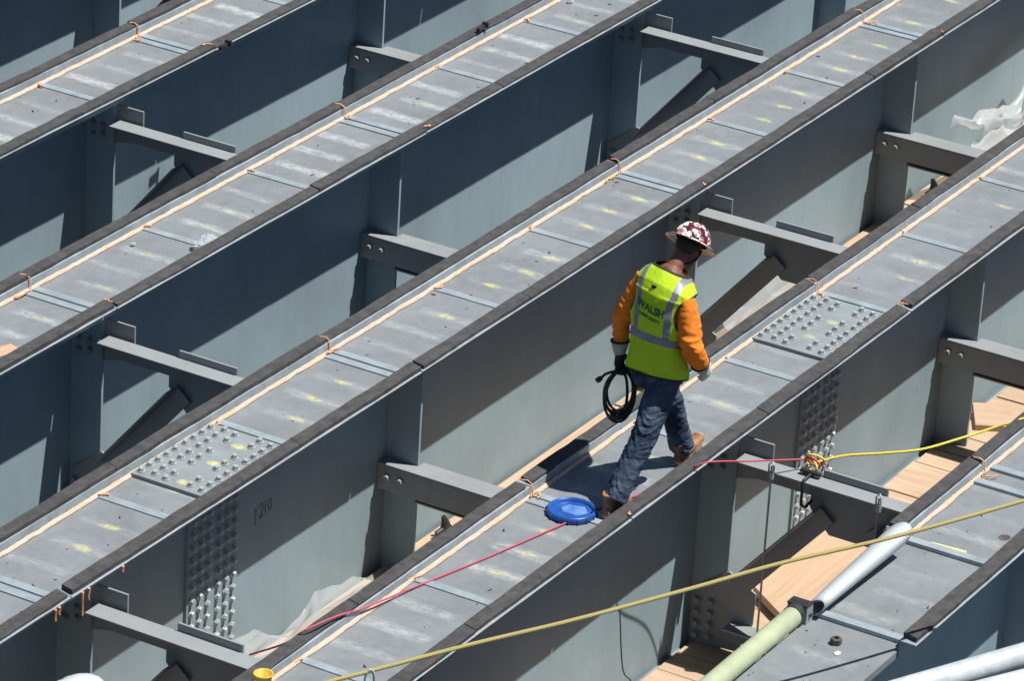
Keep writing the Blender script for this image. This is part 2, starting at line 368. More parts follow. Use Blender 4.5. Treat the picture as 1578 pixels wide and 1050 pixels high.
for k in range(-1, 5):
    y = Y(k); org = (18*S, y*S, 0)
    g = thing('steel_girder', org, GL[k], 'girder', 'parallel steel bridge girders')
    wy = y-W/2
    # web in plates
    b = MB(); b.box(X0, X1, wy-.009, wy+.009, ZB+.04, -.036); b.build('web', M['paint'], g)
    fm = flange_mat('flange_top_%d' % (k+2), {-1: 0, 0: 21.31-18, 1: 20.97-18, 2: 18.24-18, 3: 17.43-18, 4: 18.12-18}[k], MKS[k][0], MKS[k][1], k+2.3)
    b = MB(); b.box(X0, X1, y-W, y, -.036, 0); b.build('top_flange', fm, g)
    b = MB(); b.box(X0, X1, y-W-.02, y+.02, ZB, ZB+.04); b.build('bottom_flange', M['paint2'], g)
    # welds of web to flange
    b = MB(); b.tube([(X0, wy-.011, -.04), (X1, wy-.011, -.04)], .007, 6); b.build('weld_seam', M['paint'], g)
    # stiffeners
    for x in STF[k]:
        b = MB(); b.box(x-.009, x+.009, wy-.205, wy-.0095, ZB+.041, -.037); b.build('stiffener', M['paint'], g)
    if k > -1:
        for x in STF[k-1]:
            b = MB(); b.box(x-.009, x+.009, wy+.0095, wy+.205, ZB+.041, -.037); b.build('stiffener', M['paint'], g)
    # edge angles, foam and sealant in lengths
    cuts = [X0]+[d for d in DBL[k]]+[X1]
    for side in (0, 1):
        cc = list(cuts)
        if k == 4: cc = [18.12, 19.03, 22.05, 25.1, X1] if side == 0 else [17.12, 19.03, 22.05, 25.1, X1]
        sg = 1 if side == 0 else -1; ye = y if side == 0 else y-W
        for i in range(len(cc)-1):
            a, c = cc[i]+.004, cc[i+1]-.004
            dz = random.uniform(-.002, .003); jy = random.uniform(-.001, .003); sd = k*7+side*3+i*1.7
            b = MB(); lo, hi = sorted((ye+sg*(.0015+jy), ye+sg*(.0065+jy)))
            strip(b, a, c, lo, hi, -.03, HL+dz, sd, .0012)
            lo, hi = sorted((ye+sg*(.0068+jy), ye+sg*.087))
            strip(b, a, c, lo, hi, HL-.006+dz, HL+dz-.0005, sd+2, .0012)
            b.build('edge_angle', M['galv'], g)
            b = MB(); lo, hi = sorted((ye+sg*(.009 if side == 0 else .001), ye+sg*.078))
            th = random.choice((.013, .016, .020, .024))
            aa, ca = a+random.uniform(-.02, .03), c+random.uniform(-.03, .02)
            if k == 1 and i == 1: aa += .02; th = .026
            # a joint within the length
            jn = random.uniform(aa+.8, ca-.8) if ca-aa > 2 else None
            segs = [(aa, jn-.003), (jn+.003, ca)] if jn else [(aa, ca)]
            for q, (s0, s1) in enumerate(segs):
                strip(b, s0, s1, lo, hi, HL+dz+.001, HL+dz+th+.004*q*random.random(), sd+5+q, .0055, skew=.25)
            b.build('foam_strip', M['foam'], g)
        if side == 0:
            b = MB(); a0 = X0 if k < 4 else 18.12
            n = int((X1-a0)/.025); rs = []
            for i in range(n+1):
                x = a0+(X1-a0)*i/n; w_ = .017+wav(x, k+31, .007, 4)+wav(x, k+7, .003, 25); h_ = .007+wav(x, k+41, .004, 9)+wav(x, k+2, .003, 30)
                rs.append([V(x, y, .0), V(x, y, h_+.012), V(x, y-w_*.35, h_+.006), V(x, y-w_*.7, h_), V(x, y-w_, .0008)])
            b.rings(rs, 0, True, True); b.build('sealant_line', M['seal'], g)
    # straps
    for d in DBL[k]:
        gap = .012 if k != 4 else .05
        for q in (-1, 1):
            xa = d+q*(.030+gap/2)+ (0 if k != 4 else q*.04)
            b = MB(); b.box(xa-.026, xa+.026, y-W+.004, y-.012, .0008, .0075 if k < 4 else .016); b.build('strap_plate', M['galv'], g, bev=.002)
    for d in SGL[k]:
        if (k == 2 and 16.4 < d < 17.2) or (k == 3 and 19.6 < d < 20.4): continue
        xa = d+.022+random.uniform(-.006, .006); b = MB(); b.box(xa-.026, xa+.026, y-W+.004, y-.012, .0008, .0065 if k < 4 else .022); b.build('strap_plate', M['galv'], g, bev=.002)
    # sealant blobs at the joints
    for d in DBL[k]:
        for (yy, zz, nn, rr) in ((y-.018, .018, 14, .016), (y-.005, HL+.018, 6, .012), (y-W-.06, HL+.024, 7, .013)):
            if k == 4 and d < 18: continue
            if random.random() < .2 and yy < y-.3: continue
            pts = blob_path((d+random.uniform(-.03, .02), yy, zz), nn, rr)
            if nn == 6: pts = [V(d-.01, y+.05, HL+.026), V(d, y+.02, HL+.028), V(d+.005, y-.006, HL+.012), V(d+.004, y-.01, .035), V(d, y-.018, .012)]
            for p in pts: p.y = max(min(p.y, y+.07), y-W-.08)
            if nn == 14:
                for p in pts: p.z = .014+.008*random.random(); p.y = y-.012-abs(p.y-y)*.5
            if nn == 7:
                for p in pts: p.z = HL+.026+.006*random.random()
            b = MB(); b.tube(pts, [random.uniform(.0025, .0052) for _ in pts], 6); b.build('sealant_blob', M['sealo'], g)
    for d in SGL[k]:
        if k == 4: continue
        pts = blob_path((d+.01, y-.015, .016), 6, .011)
        for p in pts: p.z = .014
        b = MB(); b.tube(pts, [random.uniform(.004, .008) for _ in pts], 6); b.build('sealant_blob', M['sealo'], g)
    # grit and chips on the flange
    if k >= 0:
        b = MB(); rg = random.Random(k+40)
        for q in range(70):
            px, py = rg.uniform(13.5, 27), y-rg.uniform(.03, .46); r_ = rg.choice((.003, .004, .005, .008)); a = rg.uniform(0, 3); b.tube([V(px, py, .0005+r_*.3), V(px+r_*3*math.cos(a), py+r_*3*math.sin(a), .0005+r_*.5)], [r_*.6, r_*.3], 5)
        b.build('grit', M['rust'], g)['kind'] = 'stuff'
    # splices
    if k in (2, 3):
        xa, xb = (16.465, 17.158) if k == 2 else (19.73, 20.415)
        b = MB(); b.box(xa, xb, y-W+.004, y-.006, .001, .020)
        sp = b.build('splice_plate', splice_mat(k), g, bev=.002); sp['_o'] = list(org)
        rows = [-.038, -.110, -.182, -.318, -.392, -.452]
        for ri, yy in enumerate(rows):
            for c in range(9):
                if ri in (2, 3) and c in (2, 6): continue
                xx = xa+.045+c*.0735+(.012 if c > 4 else -.0)+(ri % 2)*.014
                if xx < xb-.02: bolt(sp, (xx, y+yy, .0205), ROTZ)
        wa, wb = (16.60, 17.03) if k == 2 else (19.87, 20.275)
        b = MB(); b.box(wa, wb, wy-.024, wy-.0095, -1.24, -.06)
        spw = b.build('splice_plate', M['paint'], g, bev=.002); spw['_o'] = list(org)
        cols = [.035, .105, .175, .265, .335, .40]; nb = 0
        for r_ in range(14):
            for ci, cx in enumerate(cols):
                zz = -.17-r_*.072-(.0 if ci % 2 else .0)
                if (r_ in (13,)) : continue
                if nb >= 48+0*ci and False: continue
                bolt(spw, (wa+cx, wy-.0245, zz), ROTY); nb += 1
    G = locals().setdefault('GIRD', {}); G[k] = g

# handwriting on the web of the middle girder
def text_mesh(body, size):
    cu = bpy.data.curves.new('t', 'FONT'); cu.body = body; cu.size = size; cu.align_x = 'CENTER'; cu.resolution_u = 3; cu.offset = size*.045
    o = bpy.data.objects.new('t', cu); COL.objects.link(o); bpy.context.view_layer.update()
    me = bpy.data.meshes.new_from_object(o.evaluated_get(bpy.context.evaluated_depsgraph_get())); bpy.data.objects.remove(o)
    bm = bmesh.new(); bm.from_mesh(me); bmesh.ops.triangulate(bm, faces=bm.faces)
    vs = [v.co.copy() for v in bm.verts]; fs = [[v.index for v in f.verts] for f in bm.faces]; bm.free(); return vs, fs
b = MB(); wy = Y(2)-W/2-.0105
def stroke(pts, r=.0028):
    b.tube([V(17.22+p[0]*.9, wy, -.45+p[1]*.85) for p in pts], [(r*.7, .001)]*len(pts), 6, up=(1, 0, 0))
stroke([(-.02, .03), (.0, .055), (.0, .0), (-.005, -.06)])
stroke([(.035, .04), (.055, .065), (.072, .04), (.06, .0), (.033, -.03), (.05, -.035), (.078, -.02)])
stroke([(.095, .06), (.095, -.02)])
stroke([(.125, .045), (.142, .06), (.155, .04), (.155, .0), (.142, -.02), (.127, -.0), (.125, .045)])
b.build('handwriting', M['marker'], GIRD[2])

for (xd, ln) in ((15.28, .12), (15.33, .06), (15.07, .06), (15.10, .04), (15.6, .03)):
    b = MB(); yd = Y(2)-W-.088; dx_ = random.uniform(-.008, .008); P = [V(xd+dx_*math.sin(i*1.3), yd-.003, .052-ln*i/5) for i in range(6)]
    b.tube(P, [.007, .0055, .0045, .004, .004, .005], 6); b.build('sealant_drip', M['sealo'], GIRD[2])
# ------------------------------------------------------------------ cross frames between girders
FL = {(-1, 0): 'single low strut between the two farthest girders near the left edge', (-1, 1): 'bracing frame with dark diagonal behind the girder in the top left corner',
      (0, 0): 'low strut between the two upper left girders at the left edge', (0, 1): 'bracing frame with light top strut in the upper left bay, nearest the top left corner', (0, 2): 'bolted low strut in the top left bay, left of the top centre',
      (1, 2): 'bare low strut in the centre bay, left of the middle of the photo', (1, 1): 'bracing frame with light top strut and dark diagonal, left edge at mid height', (1, 3): 'bracing frame with light top strut and dark diagonal, top centre right of photo',
      (1, 0): 'low strut in the bay at the lower left edge', (1, 4): 'low strut in the bay near the top right edge behind the middle girder',
      (2, 0): 'bracing frame with light top strut in the bottom left corner beside plastic film', (2, 1): 'low strut with two bolts below the middle girder, left of the blue lid', (2, 2): 'bracing frame with dark diagonal directly behind the worker in orange sleeves', (2, 3): 'low strut with two bolts under heaped clear plastic at the right', (2, 4): 'bracing frame far up the bay beyond the heaped clear plastic',
      (3, 0): 'low strut in the bottom bay near the long girder', (3, 1): 'bracing frame with rope tied round its top strut, right of the worker\'s boots', (3, 2): 'low strut with two bolts at the right edge above the plank floor', (3, 3): 'bracing frame past the right edge in the plank bay'}
VIS = {(-1, 1), (-1, 0), (0, 0), (0, 1), (0, 2), (1, 1), (1, 2), (1, 3), (2, 0), (2, 1), (2, 2), (2, 3), (3, 1), (3, 2)}
for k in FR:
    for i, (ty, x) in enumerate(FR[k]):
        if (k, i) not in VIS: continue
        y = Y(k); ya = y-W/2-.03; yb = Y(k+1)-W/2+.03
        org = (x*S, (y-1.07)*S, -.14*S)
        f = thing('cross_frame', org, FL[(k, i)], 'bracing frame', 'bracing frames between the girders')
        if ty == 'K':
            b = MB(); xa = x-.0105; ys, ye = y-.478, Y(k+1)+.0; zt = -.14
            ye = Y(k+1)-.035
            b.box(xa-.112, xa, ye, ys, zt-.011, zt); b.box(xa-.011, xa, ye, ys, zt-.115, zt-.0115)
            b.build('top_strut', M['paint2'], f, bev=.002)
            # connection plates at the stiffeners
            for (sg, yw) in ((-1, y-W/2), (1, Y(k+1)-W/2)):
                P = [(yw+sg*.03, -.058), (yw+sg*.395, -.058), (yw+sg*.395, -.205), (yw+sg*.37, -.262), (yw+sg*.20, -.30), (yw+sg*.03, -.385)]
                b = MB(); b.prism(P, 0, x+.0095, x+.022); gp = b.build('gusset_plate', M['paint2'], f, bev=.0015); gp['_o'] = list(org)
                P = [(yw+sg*.03, -.97), (yw+sg*.22, -.82), (yw+sg*.38, -.90), (yw+sg*.375, -1.08), (yw+sg*.30, -1.26), (yw+sg*.03, -1.28)]
                b = MB(); b.prism(P, 0, x-.022, x-.0095); gq = b.build('gusset_plate', M['paint2'], f, bev=.0015); gq['_o'] = list(org)
                if sg == -1:
                    for (dy, dz) in ((.06, -.20), (.13, -.20), (.06, -.27), (.13, -.255)):
                        bolt(gp, (x-.0105-.0, yw-dy, dz), ROTX, BOLTD)
                    for r_ in range(4):
                        bolt(gq, (x-.0225, yw-.06, -1.03-r_*.066), ROTX, BOLTD, 1.15); bolt(gq, (x-.0225, yw-.135, -1.02-r_*.066), ROTX, BOLTD, 1.15)
            ym = y-1.11
            P = [(ym+.18, -.10), (ym-.18, -.10), (ym-.18, -.16), (ym-.24, -.16), (ym-.24, -.325), (ym-.12, -.45), (ym+.12, -.45), (ym+.24, -.325), (ym+.24, -.16), (ym+.18, -.16)]
            b = MB(); b.prism(P, 0, x-.0100, x+.003); b.build('gusset_plate', M['paint2'], f, bev=.0015)
            for sg in (1, -1):
                yw = y-W/2 if sg == 1 else Y(k+1)-W/2
                p0 = V(0, yw-sg*.285, -.895); p1 = V(0, ym+sg*.125, -.335)
                d = (p1-p0).normalized(); n_ = V(0, -d.z, d.y)
                if n_.z < 0: n_ = -n_
                b = MB(); xa = x-.0235
                def bar(u0, u1, xx0, xx1):
                    q = [p0+n_*u0, p1+n_*u0, p1+n_*u1, p0+n_*u1]
                    b.add([V(xx0, v_.y, v_.z) for v_ in q]+[V(xx1, v_.y, v_.z) for v_ in q], [(0, 1, 2, 3), (4, 7, 6, 5), (0, 4, 5, 1), (1, 5, 6, 2), (2, 6, 7, 3), (3, 7, 4, 0)])
                bar(-.046, .054, xa-.011, xa); bar(.055, .066, xa-.105, xa)
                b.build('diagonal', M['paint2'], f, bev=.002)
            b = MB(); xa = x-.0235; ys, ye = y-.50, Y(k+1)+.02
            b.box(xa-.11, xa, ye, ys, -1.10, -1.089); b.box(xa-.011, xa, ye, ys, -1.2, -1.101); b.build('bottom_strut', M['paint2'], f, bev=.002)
        else:
            b = MB(); zt = -.60; y0_, y1_ = Y(k+1)-W/2+.012, y-W/2-.012
            cut0, cut1 = y-W/2-.206, Y(k+1)-W/2+.206
            b.box(x-.092, x-.0105, y0_, y1_, zt-.010, zt)
            b.box(x-.0104, x+.048, cut1, cut0, zt-.010, zt-.0002)
            b.box(x-.092, x-.082, y0_, y1_, zt-.150, zt-.0104)
            b.build('strut', M['paint2'], f, bev=.002)
            b = MB(); b.box(x+.036, x+.047, cut1, cut0, zt-.205, zt-.0105); b.box(x-.03, x+.0355, cut1, cut0, zt-.205, zt-.195); b.build('lower_angle', M['paint2'], f, bev=.002)
            st = [o for o in f.children if o.name.startswith('strut')][0]; st['_o'] = list(org)
            for dy in (.045, .125): bolt(st, (x-.0925, y-W/2-.03-dy, zt-.07), ROTX, BOLTD)

# ------------------------------------------------------------------ timber floor between the girders
ZP = -1.27
def board(x0, x1, y0, y1, z0, z1, mat, name, label, cat, group=None, rz=0, tilt=0):
    c = V((x0+x1)/2, (y0+y1)/2, (z0+z1)/2); b = MB(); b.box(x0-c.x, x1-c.x, y0-c.y, y1-c.y, z0-c.z, z1-c.z)
    o = b.build(name, mat, None, bev=.003); o.location = c*S; o.rotation_euler = (tilt, 0, rz)
    return tag(o, label, cat, group)
PLG = 'pale planks laid across the bay floor'
y0, y1 = Y(4)-W/2+.03, Y(3)-W/2-.03
ORD = ['first', 'second', 'third', 'fourth', 'fifth', 'sixth', 'seventh', 'eighth', 'ninth', 'tenth', 'eleventh', 'twelfth', 'thirteenth', 'fourteenth', 'fifteenth', 'sixteenth', 'seventeenth', 'eighteenth', 'nineteenth', 'twentieth', 'twenty-first', 'twenty-second', 'twenty-third']
x = 18.85; i = 0
while x < 23.3:
    wd = random.choice((.20, .21, .22)); dz = random.uniform(0, .014); dy = random.uniform(-.03, .0)
    board(x, x+wd-.006, y0+.01+dy*.2, y1+dy-.0, ZP-.03+dz, ZP+dz, M['wood'], 'plank', 'pale floor plank, %s beyond the top strut that carries the rope knot' % ORD[i], 'plank', PLG, random.uniform(-.012, .012))
    x += wd; i += 1
x = 18.62; i = 0
while x > 16.6:
    wd = .22
    board(x, x+wd-.008, y0+.01, y1-.01, ZP-.035+random.uniform(0, .01), ZP-.005, M['wood'], 'plank', 'shaded floor plank, %s on the near side of the strut carrying the rope knot' % ORD[i], 'plank', PLG, random.uniform(-.01, .01))
    x -= wd; i += 1
# raised plywood panel under the diagonal, loose boards
b = MB(); zt = -1.195; yq = Y(3)
q = [V(19.36, yq-.32, zt), V(20.18, yq-.33, zt), V(20.10, yq-1.25, zt), V(19.0, yq-1.05, zt), V(19.17, yq-.575, zt)]
c = sum(q, V(0, 0, 0))/5
b.prism([(p.x, p.y) for p in q], 2, zt-.045, zt)
o = b.build('plywood_sheet', M['ply'], None, origin=c*S, bev=.003); tag(o, 'thick pale plywood sheet lying under the tilted diagonal brace', 'plywood')
b = MB(); b.box(19.4, 19.46, yq-1.15, yq-.4, ZP+.015, zt-.046); b.box(19.9, 19.96, yq-1.2, yq-.4, ZP+.015, zt-.046); tag(b.build('timber_spacer', M['wood'], None, origin=V(19.6, yq-.8, ZP)*S), 'spacer timbers under the thick plywood sheet', 'timber')
board(21.95, 22.25, Y(3)-W/2-.30, Y(3)-W/2-.07, ZP+.012, ZP+.05, M['wood'], 'wood_offcut', 'pale wood offcut lying on the planks just above the yellow rope', 'offcut', rz=.5)
board(22.9, 22.94, Y(3)-W/2-1.1, Y(3)-W/2-.03, ZP+.02, ZP+.14, M['wood'], 'timber_edge_board', 'board standing on edge across the plank floor at the right edge', 'board')
board(17.62, 18.05, Y(3)-W/2-.62, Y(3)-W/2-.45, ZP+.012, ZP+.04, M['woodx'], 'wood_offcut', 'splintered pale offcut on the dark floor beside the pale green pipe', 'offcut', rz=.25)
# long boards in the worker's bay
yy0, yy1 = Y(3)-W/2+.03, Y(2)-W/2-.03
for (a, c) in ((13.2, 17.0), (17.02, 20.9), (20.92, 24.6), (24.62, 28)):
    lab = {13.2: 'long board on the bay floor under the crumpled film at lower left', 17.02: 'long pale board on the bay floor beside the black cable coil', 20.92: 'long pale board on the bay floor right of the worker\'s hard hat', 24.62: 'long board on the bay floor under heaped clear plastic'}[a]
    board(a, c, yy1-.26, yy1-.0, ZP-.005, ZP+.035, M['woodx'], 'long_board', lab, 'board', rz=random.uniform(-.002, .002))
for (a, c) in ((13.2, 20.0), (20.05, 28)):
    board(a, c, yy0, yy1-.27, ZP-.03, ZP-.0, M['woodx'], 'plywood_floor', {13.2: 'plywood floor strip in the bay left of the worker', 20.05: 'plywood floor strip in the bay behind the bolted splice on the walked girder'}[a], 'plywood')

# ------------------------------------------------------------------ plastic film
def film_sheet(name, corners, amp, label, cat, mat='film', n=34, seed=0, ridge=1.0, jag=.5):
    c = sum(corners, V(0, 0, 0))/4; b = MB(); vs = []
    for i in range(n+1):
        for j in range(n+1):
            u, v = i/n, j/n
            p = corners[0]*(1-u)*(1-v)+corners[1]*u*(1-v)+corners[2]*u*v+corners[3]*(1-u)*v
            q = Vector((u*3.1+seed, v*3.1, seed*2))
            # sharp folds: ridged noise from distances to random cells
            d1 = noise.voronoi(q*1.0)[0]; r_ = (d1[1]-d1[0]); d2 = noise.voronoi(q*2.3)[0]; r2 = d2[1]-d2[0]
            h = amp*(.9*(1-min(1, r_*1.4))+.35*(1-min(1, r2*1.4))+.9*noise.noise(q*.8))
            p = p+Vector((noise.noise(q+V(5, 0, 0)), noise.noise(q+V(0, 9, 0)), 0))*amp*jag*1.2
            vs.append(p+Vector((0, 0, h*ridge)))
    fs = [(i*(n+1)+j, (i+1)*(n+1)+j, (i+1)*(n+1)+j+1, i*(n+1)+j+1) for i in range(n) for j in range(n)]
    b.add(vs, fs, 0, True); o = b.build(name, M[mat], None, origin=c*S); return tag(o, label, cat)
yw2 = Y(2)-W/2
film_sheet('plastic_sheet', [V(24.45, yw2-.75, ZP+.20), V(26.6, yw2-.95, ZP+.25), V(26.4, yw2-.28, ZP+.48), V(24.8, yw2-.26, ZP+.34)], .20, 'heaped crumpled clear plastic film at the right, beyond the low strut', 'plastic film', 'film3', n=44, seed=3, jag=.8)
film_sheet('plastic_sheet', [V(16.4, yw2-.75, ZP+.1), V(17.6, yw2-.75, ZP+.1), V(18.2, yw2-.1, ZP+.06), V(16.75, yw2-.1, ZP+.22)], .09, 'crumpled clear plastic film at lower left beside the red rope', 'plastic film', seed=8)
film_sheet('plastic_sheet', [V(21.75, yw2-.45, ZP+.08), V(23.0, yw2-.45, ZP+.08), V(23.3, yw2-.06, ZP+.14), V(22.0, yw2-.06, ZP+.16)], .10, 'smooth grey-white plastic film seen under the diagonal, right of the worker', 'plastic film', seed=14)
p = at(48, 1088, -.13); b = MB(); rs = []
for i in range(41):
    t_ = i/40; ring = []; xx = p.x-.42+.84*t_; base = math.sin(math.pi*min(1, max(0, t_)))**.35
    for j in range(28):
        a = 2*math.pi*j/28; q = Vector((xx*5, math.cos(a)*1.6, math.sin(a)*1.6)); f_ = base*(1+.22*noise.noise(q)+.10*(1-2*abs(noise.noise(q*2.1))))
        ring.append(V(xx, p.y-.02-.10*(t_-.5)+.115*f_*math.cos(a), -.165+.075*f_*math.sin(a)))
    rs.append(ring)
b.rings(rs, 0, True, True); o = b.build('plastic_bundle', M['film2'], None, origin=p*S); tag(o, 'white plastic bundle cut off by the bottom left corner', 'plastic bundle')

# ------------------------------------------------------------------ things on the bottom right girder
y4 = Y(4)
b = MB(); pa = V(14.0, y4+.012, .047); pb = V(17.09, y4+.03, .047)
b.tube([pa, pb], .049, 20); o = b.build('plastic_pipe', M['pipe'], None, origin=pb*S); tag(o, 'pale green plastic pipe lying along the far edge of the bottom right girder', 'pipe')
b = MB(); b.box(18.35, 19.5, y4+.09, y4+.19, -.14, -.12); b.tube([V(18.35, y4+.14, -.10), V(19.5, y4+.14, -.10)], [(.03, .06)]*2, 14)
o = b.build('plastic_trough', M['pipe'], None, origin=V(18.9, y4+.14, -.1)*S); tag(o, 'flat pale green strip behind the foam edge above the planks', 'plastic strip')
b = MB(); cx = 17.11
b.tube([V(cx-.065, y4+.03, .047), V(cx-.02, y4+.03, .047)], .053, 12); b.box(cx-.019, cx+.045, y4-.022, y4+.082, .001, .086, 1); b.box(cx-.021, cx+.047, y4-.024, y4+.084, .0865, .094)
b.tube([V(cx+.012, y4-.03, .04), V(cx+.012, y4-.024, .04)], .012, 6)
o = b.build('pipe_clamp', [M['blackm'], M['galv']], None, origin=V(cx, y4+.03, 0)*S, bev=.003); tag(o, 'black clamp at the end of the pale green pipe', 'clamp')
# rolled sheet: spiral cone
b = MB(); r0 = V(17.17, y4-.02, 0); r1 = V(17.99, y4-.03, 0); n = 26
rs = []
for i in range(15):
    t_ = i/14; c = r0.lerp(r1, t_); ra = .054+.032*t_; ring = []
    for j in range(60):
        a = j/59*2*math.pi*1.35; rr = ra*(1-.16*j/59)*(1+.03*noise.noise(V(a, t_*5, 1)))
        ring.append(V(c.x+ .03*math.sin(a)*t_, c.y+rr*math.cos(a)*1.0, ra*1.0+rr*math.sin(a-.6)))
    rs.append(ring)
b.rings(rs, 0, True, False, closed=False)
o = b.build('rolled_sheet', M['film2'], None, origin=(r0+r1)/2*S); sld = o.modifiers.new('t', 'SOLIDIFY'); sld.thickness = .004; tag(o, 'rolled white plastic sheet lying on the bottom right girder under the olive rope', 'rolled sheet')
# nut and dark spot
p = at(1288, 993, .0); b = MB()
hx = [(p.x+.028*math.cos(R(60*i)), p.y+.028*math.sin(R(60*i))) for i in range(6)]; hi_ = [(p.x+.014*math.cos(R(60*i)), p.y+.014*math.sin(R(60*i))) for i in range(6)]
rs = [[V(x_, y_, .001) for x_, y_ in hx], [V(x_, y_, .028) for x_, y_ in hx], [V(p.x+(x_-p.x)*.8, p.y+(y_-p.y)*.8, .032) for x_, y_ in hx], [V(x_, y_, .032) for x_, y_ in hi_], [V(x_, y_, .004) for x_, y_ in hi_]]
b.rings(rs, 0, False, True); o = b.build('hex_nut', M['rust'], None, origin=p*S); tag(o, 'single dark hex nut lying on the bottom right girder', 'nut')
pa = at(1290, 1008, .0); b = MB(); b.ell((pa.x, pa.y, .002), (.022, .016, .004), n=6); b.build('paint_spot', M['chalkw'] if 'chalkw' in M else M.setdefault('chalkw', mottled('white_paint', (.5, .5, .5), (.65, .65, .65), 30)), GIRD[4])
for (u, v, rx, ry, mt) in ((1548, 829, .035, .028, 'rust'),):
    pa = at(u, v, .0); b = MB(); b.ell((pa.x, pa.y, .0), (rx, ry, .0015), n=8); b.build('grease_spot', M[mt], GIRD[4])
pa, pb = at(1435, 838, .0), at(1489, 852, .0); b = MB(); d = (pb-pa); nn_ = V(.012, .004, 0)
b.add([V(v_.x, v_.y, .0018) for v_ in (pa-nn_, pb-nn_, pb+nn_, pa+nn_)], [(0, 1, 2, 3)]); b.build('crayon_mark', M['chalk'], GIRD[4])

# ------------------------------------------------------------------ galvanised rails at the bottom right
for (ua, ub, lab) in (((1374.8+10, 1066), (1578, 1010), 'upper of the two galvanised pipes crossing the bottom right corner'), ((1495, 1072), (1578, 1051), 'lower of the two galvanised pipes crossing the bottom right corner')):
    pa, pb = at(ua[0], ua[1], .5), at(ub[0], ub[1], .5); d = (pb-pa).normalized()
    b = MB(); b.tube([pa-d*2.5, pb+d*2.5], .054, 24); o = b.build('guard_rail_pipe', M['steelpipe'], None, origin=(pa-d*2.5)*S); tag(o, lab, 'pipe', 'galvanised rails')

# ------------------------------------------------------------------ ropes
def catm(P, n=10):
    P = [Vector(p) for p in P]; P = [P[0]*2-P[1]]+P+[P[-1]*2-P[-2]]; out = []
    for i in range(1, len(P)-2):
        for j in range(n):
            t_ = j/n; a, b_, c, d = P[i-1:i+3]
            out.append(.5*((2*b_)+(c-a)*t_+(2*a-5*b_+4*c-d)*t_*t_+(3*b_-a-3*c+d)*t_**3))
    out.append(P[-2]); return out
def rope(name, P, r, mat, label, cat, group=None, n=10):
    pts = catm(P, n); b = MB(); b.tube(pts, r, 8); o = b.build(name, M[mat], None, origin=pts[0]*S); return tag(o, label, cat, group)
y3 = Y(3)
rope('red_rope', [at(385, 1010, -.5), at(440, 992, -.05), at(470, 972, HL+.035), at(520, 950, HL+.033), at(560, 938, .05), at(640, 905, .012), at(750, 860, .008), at(862, 811, .009), at(930, 782, .009), at(985, 762, .010), at(1040, 733, .02), at(1076, 717, HL+.035), at(1100, 712, HL+.033), at(1160, 711, -.02), at(1245, 708, -.085)],
     .0048, 'red', 'thin red rope running along the walked girder under the blue lid to the knot', 'rope', 'ropes')
KN = at(1255, 714, -.095)
rope('yellow_rope', [KN+V(.0, 0, 0), at(1300, 703, -.06), at(1360, 699, -.04), at(1420, 693, -.02), at(1480, 676, .0), at(1530, 660, .03), at(1578, 645, .075), at(1700, 600, .09)], .0066, 'yellow', 'bright yellow rope stretched from the knot to the right edge', 'rope', 'ropes')
kx = 18.79
b = MB(); cK = KN
for q in range(3):
    b.tube(catm([cK+V(-.03+.02*q, .042*math.cos(a), .030*math.sin(a)) + V(.025*math.cos(a+q), 0, .010*q) for a in [i*.7+q for i in range(10)]], 5), .0062, 6, mi=q % 2)
b.tube(catm([cK+V(-.03, .02, 0), cK+V(-.05, .05, -.08), cK+V(-.02, .04, -.16), cK+V(.02, .0, -.12)], 6), .005, 6, mi=2)
b.tube(catm([cK+V(.02, -.02, 0), cK+V(.03, -.05, -.04), cK+V(-.03, -.06, -.09), cK+V(-.06, -.03, -.05)], 6), .005, 6, mi=1)
o = b.build('rope_knot', [M['yellow'], M['red'], M['pipe']], None, origin=cK*S); tag(o, 'knot joining red and yellow ropes above the top strut', 'knot')
b = MB(); xk = kx-.0105; yk = KN.y-.02                 # shackle round the strut
sh = [V(xk-.112-.01, yk, -.14), V(xk-.112-.01, yk, -.128), V(xk-.06, yk, -.122), V(xk+.012, yk, -.126), V(xk+.014, yk, -.28), V(xk-.05, yk+.01, -.31), V(xk-.125, yk, -.26), V(xk-.125, yk, -.15)]
b.tube(sh+[sh[0]], .008, 6); b.tube([V(xk-.03, yk-.05, -.118), V(xk-.03, yk+.06, -.118)], .014, 8)
o = b.build('beam_shackle', M['blackm'], None, origin=sh[0]*S); tag(o, 'black shackle round the top strut beneath the rope knot', 'shackle')
olp = [(200, 1122), (370, 1084), (520, 1048), (722, 995), (885, 956), (1060, 909), (1206, 868), (1381, 827), (1578, 772), (1750, 721)]
rope('olive_rope', [at(u, v, .75) for u, v in olp], .0095, 'olive', 'long olive rope strung in the air across the bottom right', 'rope', 'ropes')
pc = at(570, 1036, .75); b = MB()
ring = [pc+V(.018*math.cos(a), -.012*math.cos(a), -.045+.055*math.sin(a)) for a in [i*math.pi/9 for i in range(19)]]
b.tube(ring, .006, 6, cap=False); o = b.build('snap_hook', M['bolt'], None, origin=pc*S); tag(o, 'steel snap hook hanging on the olive rope at bottom centre', 'snap hook')
pc = at(955, 938, .75); rope('thin_cord', [pc, pc+V(.03, -.02, -.3), at(972, 1050, .25), at(976, 1075, .15)], .003, 'blackm', 'thin dark cord hanging down from the olive rope', 'cord', n=4)
